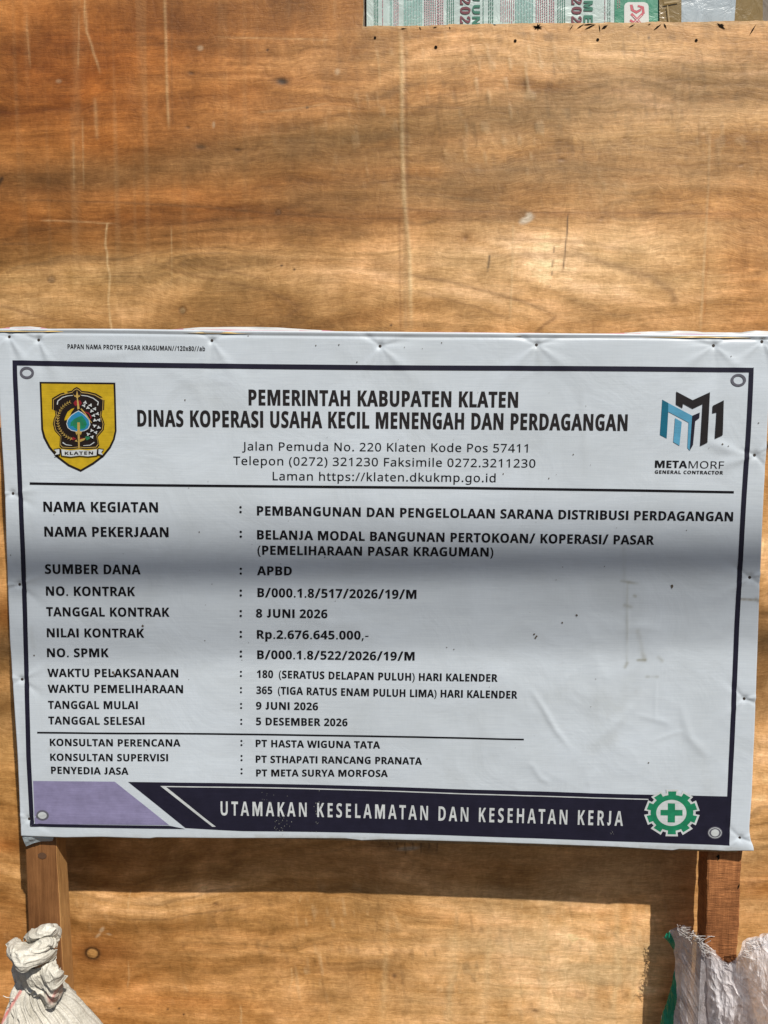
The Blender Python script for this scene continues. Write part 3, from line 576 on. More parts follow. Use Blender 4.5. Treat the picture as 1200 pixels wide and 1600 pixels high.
# ------------------------------------------------------------------ print on the banner
FONT = json.loads(r'''{"space":175,"b":{"A":"464;0,0 169,482 293,482 463,0 354,0 319,114 144,114 109,0|170,199 295,199 259,311 251,340 240,375 232,407 223,374 212,336 204,311","B":"452;60,0 60,480 210,480 294,473 355,453 391,416 404,358 399,320 384,289 361,266 330,255 330,251 373,234 391,220 404,199 413,173 416,139 404,81 369,37 313,9 240,0|162,289 221,289 258,293 282,304 295,321 300,345 294,368 279,384 253,393 216,396 162,396|162,84 228,84 267,88 292,102 306,122 310,149 306,173 292,192 266,205 225,209 162,209","C":"428;255,-7 187,1 133,24 91,61 62,110 45,170 39,239 46,307 65,367 97,417 141,455 197,478 264,486 335,477 404,453 371,370 317,392 290,399 264,402 212,391 175,358 151,306 144,238 151,171 172,120 209,88 264,78 323,85 386,103 386,18 324,-1","D":"497;60,0 60,480 211,480 281,473 342,453 391,419 427,374 450,315 458,244 441,138 389,61 306,15 196,0|162,84 206,84 287,101 336,154 353,242 344,311 318,359 275,387 216,396 162,396","E":"377;60,0 60,480 336,480 336,396 162,396 162,291 324,291 324,208 162,208 162,84 336,84 336,0","F":"369;60,0 60,480 335,480 335,396 161,396 161,273 323,273 323,189 161,189 161,0","G":"487;262,-7 167,9 97,56 53,134 39,240 46,311 68,371 104,420 153,456 215,479 289,486 365,478 432,457 398,375 348,394 289,402 247,397 212,381 183,357 162,325 148,285 144,238 147,194 156,155 173,123 197,98 229,83 269,78 305,80 333,85 333,185 242,185 242,269 433,269 433,21 354,1","H":"514;60,0 60,480 162,480 162,291 352,291 352,480 453,480 453,0 352,0 352,207 162,207 162,0","I":"262;21,0 21,58 80,85 80,395 21,422 21,480 240,480 240,422 181,395 181,85 240,58 240,0","J":"223;10,-141 -24,-139 -50,-134 -50,-49 -27,-54 -2,-56 30,-49 43,-39 52,-24 58,-1 60,30 60,480 162,480 162,31 157,-25 143,-69 120,-102 89,-124 52,-137","K":"446;60,0 60,480 162,480 162,260 181,288 202,316 332,480 445,480 277,267 446,0 330,0 205,202 162,171 162,0","L":"380;60,0 60,480 162,480 162,84 357,84 357,0","M":"634;60,0 60,480 199,480 312,113 314,113 435,480 573,480 573,0 478,0 478,227 479,279 481,335 483,375 480,375 357,0 263,0 148,376 145,376 148,336 150,278 151,223 151,0","N":"546;60,0 60,480 189,480 397,120 399,120 396,187 394,253 394,480 486,480 486,0 357,0 148,363 145,363 149,294 151,226 151,0","O":"535;267,-7 196,1 139,24 95,61 63,111 45,171 39,241 45,311 63,371 95,420 139,456 196,479 268,487 339,479 396,456 440,420 471,370 490,310 496,240 490,171 471,110 440,61 396,24 339,1|267,79 323,89 361,122 382,173 389,240 382,308 361,359 323,392 268,402 212,392 175,359 153,308 146,240 153,173 175,122 212,89","P":"422;60,0 60,480 214,480 294,470 349,440 381,392 392,330 387,289 374,252 351,219 316,193 268,176 206,171 162,171 162,0|162,254 195,254 234,258 264,271 282,293 289,326 280,365 253,388 208,396 162,396","Q":"535;363,-114 275,-7 267,-7 196,1 139,24 95,61 63,111 45,171 39,241 45,311 63,371 95,420 139,456 196,479 268,487 339,479 396,456 440,420 471,370 490,310 496,240 488,165 467,101 430,50 377,15 493,-114|267,79 323,89 361,122 382,173 389,240 382,308 361,359 323,392 268,402 212,392 175,359 153,308 146,240 153,173 175,122 212,89","R":"444;60,0 60,480 200,480 285,471 345,444 380,399 392,336 388,305 379,278 365,256 346,237 302,209 443,0 330,0 216,184 162,184 162,0|162,267 195,267 238,271 267,283 283,304 289,333 283,362 266,382 236,393 193,396 162,396","S":"371;167,-7 95,1 31,22 31,117 102,90 138,80 175,77 207,81 228,92 240,108 244,128 237,153 217,172 150,207 114,225 77,253 61,272 48,293 39,319 36,350 47,407 80,450 131,477 199,486 235,484 270,478 341,453 308,373 249,394 195,402 170,398 151,388 140,373 136,353 141,330 158,313 226,277 289,241 312,220 329,196 340,168 343,133 332,76 297,31 242,3","T":"389;144,0 144,395 13,395 13,480 375,480 375,395 245,395 245,0","U":"508;252,-7 168,5 107,42 70,98 57,171 57,480 158,480 158,186 165,136 183,103 213,85 255,79 297,85 327,105 344,138 349,187 349,480 451,480 451,169 445,122 429,80 401,44 363,16 313,-1","V":"437;163,0 0,480 103,480 193,194 200,167 211,125 218,89 225,125 236,167 243,194 334,480 437,480 273,0","W":"650;122,0 0,480 100,480 161,218 170,179 179,132 185,92 191,132 199,177 207,211 277,480 373,480 443,211 450,177 459,132 465,92 471,132 480,179 488,218 549,480 649,480 527,0 412,0 347,252 342,274 335,306 328,339 324,364 321,339 314,307 308,274 302,251 238,0","X":"448;0,0 159,247 10,480 122,480 226,307 327,480 437,480 286,242 448,0 332,0 220,181 109,0","Y":"420;159,0 159,183 0,480 110,480 210,282 310,480 419,480 260,187 260,0","Z":"389;16,0 16,66 246,396 22,396 22,480 367,480 367,414 137,84 373,84 373,0","0":"385;191,-7 116,10 64,59 34,137 24,240 28,312 40,373 62,421 93,457 136,480 191,487 266,471 318,422 349,344 359,240 355,168 343,107 321,59 290,23 247,1|191,75 223,85 244,116 255,168 259,240 255,312 244,363 223,395 191,405 159,395 139,363 128,312 125,240 128,168 139,117 159,86","1":"385;176,0 176,277 177,323 179,373 164,358 144,340 89,296 40,357 194,480 277,480 277,0","2":"385;27,0 27,71 147,192 206,254 238,300 245,322 248,345 244,370 232,388 213,398 189,402 162,398 136,389 81,353 26,418 70,451 123,476 157,484 197,486 241,482 278,469 308,449 330,423 344,392 349,357 345,319 333,284 313,252 287,220 215,148 153,90 153,85 362,85 362,0","3":"385;164,-7 90,0 26,19 26,105 90,82 153,74 199,79 229,93 246,115 251,146 249,164 241,180 227,192 206,200 136,208 99,208 99,285 136,285 175,288 204,294 223,304 235,317 242,332 244,350 240,373 228,390 207,401 175,404 143,401 116,393 73,369 26,439 57,458 92,473 134,483 183,486 249,479 300,456 332,420 343,372 336,327 313,293 280,268 240,253 240,251 291,238 327,216 350,183 357,140 352,100 337,65 311,35 274,12 225,-2","4":"385;216,0 216,99 11,99 11,170 222,480 315,480 315,178 373,178 373,99 315,99 315,0|101,178 216,178 216,259 217,297 219,338 220,363 218,363 205,337 189,311","5":"385;162,-7 91,0 33,19 33,107 93,85 158,76 198,81 227,94 245,118 251,152 241,192 208,216 155,224 116,221 83,214 42,235 60,480 320,480 320,394 149,394 140,300 165,304 201,306 243,302 279,289 310,269 333,240 348,204 353,161 341,91 305,38 245,4","6":"385;199,-7 152,-1 110,16 75,44 47,85 29,138 24,203 30,285 38,325 51,362 69,396 93,425 124,450 162,469 209,481 264,485 297,484 328,480 328,399 301,404 271,406 218,401 178,387 151,364 132,334 122,298 117,256 121,256 137,278 160,296 188,308 225,312 282,302 325,272 353,224 362,160 351,90 318,38 266,4|197,75 224,80 245,95 259,121 264,158 260,190 248,214 228,229 199,234 178,231 160,224 145,213 134,199 127,183 124,167 132,124 142,105 157,89 175,78","7":"385;75,0 255,394 18,394 18,480 362,480 362,416 181,0","8":"385;192,-7 121,2 67,28 35,68 24,122 30,166 50,201 80,229 116,251 86,273 61,299 44,331 38,371 44,406 60,435 85,457 117,473 153,482 192,486 232,482 268,473 300,457 324,435 340,406 345,370 339,331 321,299 293,274 259,253 308,222 329,203 346,180 356,154 360,124 355,87 339,55 313,29 280,9 239,-3|192,296 232,321 245,339 250,363 246,383 233,399 215,408 191,412 169,408 150,399 138,383 134,363 138,340 151,322|191,68 224,72 247,84 261,103 266,127 263,144 255,159 229,184 196,204 187,209 159,193 137,175 122,153 118,128 122,104 136,85 159,72","9":"385;120,-7 87,-6 55,-2 55,79 83,75 113,73 166,77 205,92 233,114 251,144 262,181 267,222 263,222 246,201 225,183 197,171 156,167 101,176 58,206 31,254 21,318 32,388 65,441 117,474 185,485 231,479 273,462 309,434 336,393 354,340 360,275 354,193 346,154 333,117 315,83 290,53 260,28 221,9 175,-3|185,244 206,247 224,255 250,280 257,295 259,311 251,355 241,374 227,390 209,400 187,404 160,399 138,383 124,357 120,320 124,288 136,265 156,249","p":"426;52,-161 52,367 134,367 148,319 152,319 170,340 192,357 221,369 257,373 312,361 357,325 385,266 395,184 385,102 355,42 310,5 254,-7 218,-3 191,8 152,40 147,40 152,-13 152,-161|226,75 255,82 276,103 289,138 293,185 285,245 262,281 224,293 191,287 170,269 157,239 152,195 152,185 156,138 168,103 190,82","x":"389;3,0 128,187 9,367 123,367 194,250 266,367 379,367 260,187 385,0 271,0 194,126 117,0","a":"406;142,-7 97,0 60,22 36,58 28,109 38,160 69,196 120,217 192,226 256,228 256,244 252,269 241,287 223,297 199,300 146,292 95,273 62,341 128,365 165,372 203,374 268,366 316,342 345,302 355,244 355,0 285,0 266,50 263,50 239,24 214,7 183,-3|179,66 209,71 234,86 250,109 256,140 256,170 217,169 176,164 150,151 136,132 131,109 134,89 144,76 160,69","b":"426;254,-7 218,-3 190,8 152,40 146,40 129,0 52,0 52,510 152,510 152,392 151,351 148,319 152,319 170,340 192,358 221,369 257,373 312,361 357,325 385,266 395,184 385,101 356,42 311,5|226,75 253,82 275,103 288,138 293,185 288,232 274,266 253,287 224,293 191,287 170,269 157,239 152,195 152,185 156,138 168,103 190,82",".":"180;89,-9 74,-7 60,1 51,15 48,36 51,57 60,71 74,79 89,81 106,79 119,71 129,57 132,36 129,15 119,1 106,-7","/":"250;7,0 185,480 243,480 64,0",":":"180;89,278 74,281 60,289 51,303 48,324 51,345 60,359 74,367 89,369 106,367 119,359 129,345 132,324 129,303 119,289 106,281|89,-9 74,-7 60,1 51,15 48,36 51,57 60,71 74,79 89,81 106,79 119,71 129,57 132,36 129,15 119,1 106,-7",",":"180;28,-87 47,-3 61,78 124,78 129,71 104,-8 71,-87","-":"217;27,154 27,206 189,206 189,154","(":"202;126,-106 81,-43 51,28 33,104 27,184 33,265 51,342 81,415 126,480 181,480 140,413 110,340 93,264 87,185 93,108 110,32 140,-40 181,-106",")":"202;21,-106 62,-40 91,32 109,108 115,185 109,264 91,340 61,413 20,480 76,480 120,415 151,342 169,265 175,184 169,104 151,28 120,-43 76,-106"},"r":{"(":"202;126,-106 81,-43 51,28 33,104 27,184 33,265 51,342 81,415 126,480 181,480 140,413 110,340 93,264 87,185 93,108 110,32 140,-40 181,-106",")":"202;21,-106 62,-40 91,32 109,108 115,185 109,264 91,340 61,413 20,480 76,480 120,415 151,342 169,265 175,184 169,104 151,28 120,-43 76,-106",".":"180;89,-9 74,-7 60,1 51,15 48,36 51,57 60,71 74,79 89,81 106,79 119,71 129,57 132,36 129,15 119,1 106,-7","/":"250;7,0 185,480 243,480 64,0","0":"385;191,-7 121,10 72,59 43,137 33,240 37,313 49,373 69,422 99,458 140,480 191,487 262,471 312,422 341,344 351,240 347,169 335,108 314,59 284,23 243,1|191,44 237,56 268,92 286,154 291,240 286,326 268,388 237,424 191,437 145,424 115,388 98,326 92,240 98,154 115,93 145,56","1":"385;181,0 181,335 181,381 183,418 164,400 142,381 91,339 60,379 189,480 238,480 238,0","2":"385;32,0 32,49 158,176 219,240 241,268 257,296 266,324 269,355 263,390 246,415 219,431 185,436 152,433 123,424 69,390 38,430 68,452 102,470 141,482 185,486 245,478 291,452 320,412 330,359 326,322 314,288 296,256 271,224 207,155 107,56 107,54 349,54 349,0","3":"385;162,-7 92,-1 60,7 30,19 30,75 95,51 163,43 218,49 256,68 277,98 284,138 275,176 249,202 206,217 150,222 103,222 103,273 150,273 202,279 240,298 263,326 271,363 265,394 247,417 219,432 183,437 147,434 117,425 62,396 33,437 62,455 96,471 137,483 183,486 248,478 294,453 322,415 331,367 324,324 304,290 273,267 232,253 232,250 282,237 318,214 339,179 346,136 341,97 326,62 302,33 266,11 220,-2","4":"385;244,0 244,109 14,109 14,159 240,482 301,482 301,162 371,162 371,109 301,109 301,0|72,162 244,162 244,313 245,372 247,419 244,419 231,392 216,367","5":"385;167,-7 97,0 67,8 42,19 42,75 69,62 101,52 167,44 215,50 253,69 277,101 285,147 278,189 257,219 219,238 165,244 122,241 83,234 54,253 72,480 312,480 312,426 122,426 111,287 142,291 185,294 251,285 302,257 335,213 346,153 334,87 299,36 242,4","7":"385;91,0 288,426 30,426 30,480 351,480 351,434 156,0",":":"180;89,278 74,281 60,289 51,303 48,324 51,345 60,359 74,367 89,369 106,367 119,359 129,345 132,324 129,303 119,289 106,281|89,-9 74,-7 60,1 51,15 48,36 51,57 60,71 74,79 89,81 106,79 119,71 129,57 132,36 129,15 119,1 106,-7","F":"349;65,0 65,480 333,480 333,426 126,426 126,257 320,257 320,203 126,203 126,0","J":"184;-3,-128 -31,-125 -52,-119 -52,-68 -30,-73 -4,-75 28,-68 42,-59 52,-44 59,-24 62,3 62,480 122,480 122,7 114,-53 88,-95 48,-119","K":"416;65,0 65,480 126,480 126,243 167,289 208,334 338,480 408,480 218,271 416,0 345,0 175,229 126,186 126,0","L":"352;65,0 65,480 126,480 126,54 335,54 335,0","M":"610;65,0 65,480 154,480 302,87 305,87 455,480 544,480 544,0 484,0 484,295 486,364 489,420 486,420 326,0 277,0 119,420 116,420 120,364 121,291 121,0","N":"511;65,0 65,480 135,480 391,83 394,83 392,115 390,162 389,209 389,480 445,480 445,0 375,0 118,398 116,398 119,340 121,268 121,0","O":"525;263,-7 194,1 139,24 96,61 65,111 47,171 41,241 47,310 65,370 96,419 139,456 195,479 263,487 329,479 384,456 427,420 458,370 477,310 484,240 477,171 458,110 427,61 384,24 329,1|263,46 333,59 382,98 410,159 420,240 410,321 382,382 334,421 263,434 193,421 143,382 114,321 105,240 114,159 143,98 192,59","P":"407;65,0 65,480 192,480 273,470 329,443 361,398 372,338 368,300 354,264 330,233 294,208 245,192 181,187 126,187 126,0|126,238 174,238 234,244 276,261 301,290 310,336 302,376 280,405 242,422 187,428 126,428","R":"418;65,0 65,480 197,480 275,471 329,446 361,403 372,343 369,308 358,279 342,256 322,239 276,215 408,0 337,0 221,198 126,198 126,0|126,249 197,249 248,255 283,272 303,301 310,340 303,381 281,407 245,422 194,427 126,427","S":"369;166,-7 91,-1 34,16 34,74 94,54 169,46 216,51 249,66 270,91 277,123 274,145 267,163 253,178 232,192 164,222 110,246 72,276 48,314 40,364 45,400 60,429 83,454 114,471 151,483 193,486 266,479 326,459 307,408 253,426 192,433 153,428 124,414 107,392 101,363 104,341 111,323 125,308 144,294 206,267 278,233 303,214 322,191 333,163 337,128 326,72 291,29 236,2","T":"374;156,0 156,426 7,426 7,480 366,480 366,426 217,426 217,0","a":"377;144,-7 100,0 63,19 39,52 31,100 41,148 73,183 127,206 203,215 265,217 265,238 260,277 245,301 222,314 190,318 136,310 89,291 71,335 126,357 159,364 193,366 251,359 291,337 314,300 322,245 322,0 279,0 268,51 265,51 241,25 216,7 185,-3|158,41 200,47 234,66 256,98 264,144 264,176 211,174 154,167 118,152 98,130 92,99 97,73 110,55 132,44","d":"414;185,-7 124,5 77,40 47,98 37,179 47,261 78,319 125,355 185,367 223,363 254,351 278,334 297,314 301,314 299,339 297,367 297,510 356,510 356,0 308,0 300,48 297,48 278,27 254,9 223,-3|194,42 243,50 274,74 292,113 298,168 298,179 292,238 275,282 244,309 193,318 152,308 122,280 104,235 98,178 104,121 122,78 152,51","e":"379;210,-7 162,-2 120,14 85,40 59,76 42,122 37,177 42,232 57,279 81,316 112,344 151,361 196,367 239,362 276,347 305,322 327,290 340,250 345,204 345,169 98,169 107,115 129,76 165,52 213,44 274,50 328,69 328,17 274,-1|99,216 283,216 277,257 262,290 234,311 195,318 158,312 129,291 109,259","g":"414;195,-161 123,-155 65,-138 65,-84 125,-105 198,-112 240,-105 271,-85 291,-53 298,-11 298,3 298,27 300,48 297,48 251,7 185,-7 123,6 76,42 47,101 37,179 47,256 76,316 123,354 185,367 219,363 249,353 275,336 298,312 301,312 309,360 356,360 356,-6 346,-74 317,-122 267,-151|194,42 241,49 273,71 292,109 298,165 298,179 292,243 273,285 240,309 193,317 153,308 123,281 104,237 98,179 104,120 123,77 153,50","h":"416;57,0 57,510 116,510 116,361 113,310 117,310 137,334 164,352 195,362 229,366 287,358 328,335 352,294 361,234 361,0 302,0 302,230 293,278 266,307 222,317 171,309 139,283 122,242 116,186 116,0","i":"174;87,420 74,422 62,429 55,441 52,457 55,474 62,486 74,493 87,495 100,493 111,486 119,474 122,457 119,441 111,429 100,422|57,0 57,360 116,360 116,0","k":"359;57,0 57,510 116,510 116,244 115,216 113,185 116,185 128,201 144,221 158,238 273,360 343,360 197,206 353,0 281,0 156,168 116,132 116,0","l":"174;57,0 57,510 116,510 116,0","m":"628;57,0 57,360 105,360 113,311 117,311 137,336 162,353 192,363 223,367 293,352 333,306 336,306 358,333 386,352 418,363 452,367 505,359 543,335 566,295 574,234 574,0 515,0 515,232 507,279 483,308 442,317 397,309 367,287 350,250 345,199 345,0 286,0 286,232 278,279 253,308 212,317 166,309 137,283 121,242 116,187 116,0","n":"416;57,0 57,360 105,360 113,311 117,311 138,336 165,353 197,363 230,367 287,359 328,335 352,295 361,234 361,0 302,0 302,230 293,278 266,307 222,317 171,309 139,283 122,242 116,187 116,0","o":"407;202,-7 157,-1 117,15 84,42 58,79 42,125 37,181 48,260 82,318 135,355 204,367 250,361 290,345 324,318 349,282 365,236 370,181 359,101 325,42 271,6|203,42 251,52 283,80 303,123 309,181 303,238 283,281 251,308 203,317 155,308 123,281 104,238 98,181 104,123 123,80 156,52","p":"414;57,-161 57,360 105,360 113,311 116,311 135,333 158,351 189,363 228,367 288,355 335,320 366,262 376,181 366,100 335,41 288,5 228,-7 190,-3 159,9 135,26 116,46 112,46 115,17 116,-13 116,-161|219,42 249,47 273,60 291,82 305,110 312,143 315,181 309,237 291,280 261,308 218,317 171,309 140,286 123,247 116,192 116,181 122,122 138,78 169,51","s":"322;148,-7 83,-1 35,16 35,70 87,50 118,43 149,41 188,45 214,55 229,72 234,94 227,118 200,140 146,164 86,191 64,206 48,223 38,244 34,271 44,312 72,342 115,360 169,367 231,360 284,343 264,296 216,312 165,318 133,315 110,307 95,293 91,275 93,261 99,249 129,229 183,206 242,180 263,165 279,147 288,126 291,99 282,53 253,20 207,0","t":"243;167,-7 140,-4 115,3 94,16 77,37 65,66 62,105 62,314 11,314 11,343 62,366 86,443 121,443 121,360 225,360 225,314 121,314 121,106 125,77 137,57 155,46 177,42 205,44 228,49 228,4 201,-4","u":"416;184,-7 127,1 86,25 61,65 53,124 53,360 113,360 113,128 122,81 148,52 193,42 243,51 276,76 293,117 299,173 299,360 358,360 358,0 310,0 301,48 298,48 277,23 250,6 218,-3"},"s":{"0":"376;188,-7 133,1 91,24 60,61 39,111 27,171 23,241 27,311 39,371 60,420 91,456 133,479 189,486 242,479 283,456 314,419 336,370 348,310 353,240 348,171 336,110 314,61 283,24 241,1|188,37 219,50 237,91 246,155 248,240 246,326 237,390 219,429 189,443 157,429 139,390 130,326 127,240 130,155 139,91 157,50","1":"376;65,0 65,36 120,36 135,38 146,45 152,58 154,79 154,416 108,365 87,351 67,346 52,349 40,359 31,375 28,396 74,412 132,447 179,482 254,482 254,79 261,47 271,38 288,36 343,36 343,0","2":"376;24,0 24,69 123,171 187,245 206,277 218,307 224,338 226,371 223,405 212,427 196,441 174,445 145,438 126,416 116,380 112,329 77,333 50,344 32,365 26,396 30,419 43,441 63,459 92,474 129,483 174,486 240,479 288,456 318,421 328,375 319,329 291,281 238,220 154,138 87,74 244,74 263,77 279,86 292,101 300,120 305,141 345,141 341,0","3":"376;163,-7 117,-4 81,5 53,18 34,35 23,54 19,74 23,96 36,113 54,123 76,126 82,89 99,62 125,46 158,40 180,42 199,49 216,61 230,79 238,105 241,139 234,174 214,202 181,221 137,227 95,227 95,269 140,269 178,275 204,296 220,327 225,367 221,400 211,424 193,440 169,445 148,441 133,430 122,413 116,391 111,341 75,345 47,356 30,374 24,401 34,434 62,461 108,480 173,486 237,479 286,458 317,423 328,377 320,335 298,301 265,275 225,256 279,238 305,222 326,201 340,174 345,138 341,101 329,70 312,44 288,25 261,10 230,1","J":"331;109,-65 78,-62 51,-54 29,-40 11,-22 0,-1 -3,23 0,44 11,61 26,71 44,75 64,71 79,62 89,47 93,28 85,-1 77,-19 84,-35 105,-40 126,-36 139,-25 145,-6 148,21 148,367 142,409 135,422 122,430 79,439 79,455 314,455 314,439 277,431 266,423 260,411 255,367 255,89 239,3 190,-48","U":"493;248,-13 168,-2 114,29 83,81 73,155 73,379 70,406 61,424 43,434 15,439 15,455 240,455 240,439 202,432 192,425 185,415 181,379 181,140 186,88 203,51 232,29 275,22 340,37 379,83 392,159 392,378 389,406 379,423 360,433 328,439 328,455 474,455 474,439 448,432 433,421 425,404 422,378 422,181 412,92 380,32 325,-2","N":"494;403,-11 107,350 107,79 110,49 119,31 136,21 167,17 167,0 18,0 18,17 54,23 65,30 71,41 76,79 76,388 36,433 18,439 18,455 156,455 391,169 391,377 386,414 379,425 369,431 331,439 331,455 480,455 480,439 450,434 433,425 425,407 422,377 422,-11","M":"634;14,0 14,17 43,22 61,32 72,50 75,79 75,382 71,416 64,426 53,432 15,439 15,455 185,455 317,142 449,455 617,455 617,439 590,433 573,423 563,405 560,378 560,85 565,43 571,31 582,23 617,17 617,0 396,0 396,17 433,25 443,32 450,44 455,83 455,399 288,0 270,0 105,389 105,80 109,48 120,30 139,20 169,17 169,0","E":"442;14,0 14,17 44,20 62,30 72,48 75,78 75,369 72,405 62,425 44,435 16,439 16,455 399,455 399,320 383,320 369,373 340,406 295,424 232,430 200,428 191,424 186,417 183,388 183,246 193,246 232,252 259,269 277,300 288,345 304,345 304,118 287,118 282,154 273,181 259,201 241,213 216,220 185,222 183,222 183,67 185,47 192,35 206,29 230,28 276,30 313,39 345,53 371,75 393,105 411,143 430,143 402,0","I":"261;13,0 13,17 42,23 61,32 72,49 75,75 75,387 72,412 63,427 45,435 13,439 13,455 244,455 244,439 214,435 196,427 186,412 183,387 183,77 187,44 194,34 206,26 246,17 246,0"}}''')
def glyph(st, ch):
    s = FONT[st][ch]; a, o = s.split(';'); return float(a), [[tuple(map(int, p.split(','))) for p in c.split(' ')] for c in o.split('|') if c]
GC = {}
for st in 'brs':
    for ch in FONT[st]:
        GC[st, ch] = glyph(st, ch)
HCAP = {st: max(p[1] for c in GC[st, 'K' if st == 'r' else 'J' if st == 's' else 'H'][1] for p in c) for st in 'brs'}
hb = HCAP['b']; sw = 112
def arcp(cx, cy, r, a0, a1, n=7): return [(cx + r * math.cos(math.radians(a0 + (a1 - a0) * i / n)), cy + r * math.sin(math.radians(a0 + (a1 - a0) * i / n))) for i in range(n + 1)]
GC['b', 'J'] = (300, [[(230, hb), (230, 150)] + [(p[0], p[1]) for p in arcp(100, 130, 130, 0, -110)] + [(20, 108), (60, 96)] + [(p[0], p[1]) for p in reversed(arcp(85, 130, 45, 0, -80))] + [(118, 150), (118, hb)]])
GC['b', 'M'] = (655, [[(55, 0), (55, hb), (215, hb), (327, 215), (440, hb), (600, hb), (600, 0), (492, 0), (492, hb * .72), (372, 0), (283, 0), (163, hb * .72), (163, 0)]])
GC['b', '/'] = (330, [[(10, -20), (110, -20), (320, hb + 20), (220, hb + 20)]])
GC['b', 'I'] = (210, [[(50, 0), (50 + sw, 0), (50 + sw, hb), (50, hb)]])
def pip(p, poly_):
    x, y = p; c = False; n = len(poly_)
    for i in range(n):
        x1, y1 = poly_[i]; x2, y2 = poly_[(i + 1) % n]
        if (y1 > y) != (y2 > y) and x < (x2 - x1) * (y - y1) / (y2 - y1 + 1e-12) + x1: c = not c
    return c
def area(c): return abs(sum(c[i][0] * c[(i + 1) % len(c)][1] - c[(i + 1) % len(c)][0] * c[i][1] for i in range(len(c)))) / 2
def groups(cs):
    cs = [c for c in cs if len(c) > 2]; cs.sort(key=area, reverse=True); out = []
    for c in cs:
        for g in out:
            if pip(c[0], g[0]) and not any(pip(c[0], h_) for h_ in g[1:]): g.append(c); break
        else: out.append([c])
    return out
def fill(bm, loops, mi=0):
    """loops: list of [outer, hole, ...] in photo pixels on the board face"""
    fl = [[Vector((p[0], p[1], 0)) for p in l] for l in loops]
    tri = tessellate_polygon(fl); flat = [p for l in loops for p in l]
    vs = [None] * len(flat)
    for t in tri:
        f = []
        for i in t:
            if vs[i] is None:
                x, z = at(flat[i][0], flat[i][1]); vs[i] = bm.verts.new((float(x), 0, float(z)))
            f.append(vs[i])
        try: q = bm.faces.new(f); q.material_index = mi
        except ValueError: pass
def finish_print(name, bm, mats, parent, off, step=.008, hf=hgt):
    bmesh.ops.remove_doubles(bm, verts=bm.verts[:], dist=1e-7)
    cut_grid(bm, step)
    vs = bm.verts[:]; x = np.array([v.co.x for v in vs]); z = np.array([v.co.z for v in vs]); y = -hf(x, z) - off
    for v, yy in zip(vs, y): v.co.y = float(yy)
    for f in bm.faces:
        f.normal_update()
        if f.normal.y > 0: f.normal_flip()
    return bm_obj(name, bm, mats, parent, True)
def lean(x): return .0361 - .0887 * (x - 35) / 1121
def fatten(c, d, outer):
    n = len(c); sa = sum(c[i][0] * c[(i + 1) % n][1] - c[(i + 1) % n][0] * c[i][1] for i in range(n)); sg = (1 if sa > 0 else -1) * (1 if outer else -1); out = []
    for i in range(n):
        p0, p1, p2 = c[i - 1], c[i], c[(i + 1) % n]; e1 = (p1[0] - p0[0], p1[1] - p0[1]); e2 = (p2[0] - p1[0], p2[1] - p1[1]); l1 = math.hypot(*e1) + 1e-9; l2 = math.hypot(*e2) + 1e-9
        n1 = (e1[1] / l1, -e1[0] / l1); n2 = (e2[1] / l2, -e2[0] / l2); bx_ = n1[0] + n2[0]; by_ = n1[1] + n2[1]; k = 2 / max(bx_ * bx_ + by_ * by_, 1.0)
        out.append((p1[0] + bx_ * k * d * sg, p1[1] + by_ * k * d * sg * .45))
    return out
def text_loops(s, st, x0, y0, x1, y1, cap, track=0.0, h1=None, fat=0.0):
    pen = 0; items = []; spw = FONT['space'] * (1.0 if st != 'b' else 1.12)
    for ch in s:
        if ch == ' ': pen += spw + track; continue
        if ch in '~': pen += spw * .35; continue
        a, cs = GC[st, ch]; items.append((pen, cs)); pen += a + track
    xs = [pen_ + p[0] for pen_, cs in items for c in cs for p in c]; lo, hi = min(xs), max(xs); k = (x1 - x0) / (hi - lo); H_ = HCAP[st]
    out = []
    for pen_, cs in items:
        for g in groups(cs):
            L = []
            for ci, c in enumerate(g):
                if fat: c = fatten(c, fat, ci == 0)
                l = []
                for p in c:
                    X_ = x0 + (pen_ + p[0] - lo) * k; f = (X_ - x0) / (x1 - x0); hh = p[1] / H_ * (cap + ((h1 or cap) - cap) * f)
                    l.append((X_ - lean(X_) * hh, y0 + (y1 - y0) * f - hh))
                L.append(l)
            out.append(L)
    return out
def line_text(s, x0, y0, x1, y1, cap, st='b', m='black', track=14, off=.00045, name='lettering', parent=None, h1=None, fat=None):
    fat = {'b': 9, 'r': 6, 's': 0}[st] if fat is None else fat
    bm = bmesh.new()
    for L in text_loops(s, st, x0, y0, x1, y1, cap, track, h1, fat): fill(bm, L)
    return finish_print(name, bm, MAT[m], parent or banner, off)
def mono_shape(name, polys, off=.00045, parent=None, step=.01):
    """polys: list of (material, [loops])"""
    ms = []; bm_all = {}
    for m, L in polys:
        if m not in ms: ms.append(m)
    o = None
    for i, m in enumerate(ms):
        bm = bmesh.new()
        for mm, L in polys:
            if mm == m: fill(bm, L)
        o = finish_print(name, bm, MAT[m], parent or banner, off, step)
    return o
def strokepoly(pts, w, w1=None):
    n = len(pts); A = []; B = []
    for i, p in enumerate(pts):
        a = pts[max(0, i - 1)]; b = pts[min(n - 1, i + 1)]; d = math.hypot(b[0] - a[0], b[1] - a[1]) + 1e-9; nx, ny = -(b[1] - a[1]) / d, (b[0] - a[0]) / d
        ww = (w + ((w1 if w1 is not None else w) - w) * i / (n - 1)) / 2; A.append((p[0] + nx * ww, p[1] + ny * ww)); B.append((p[0] - nx * ww, p[1] - ny * ww))
    return A + B[::-1]
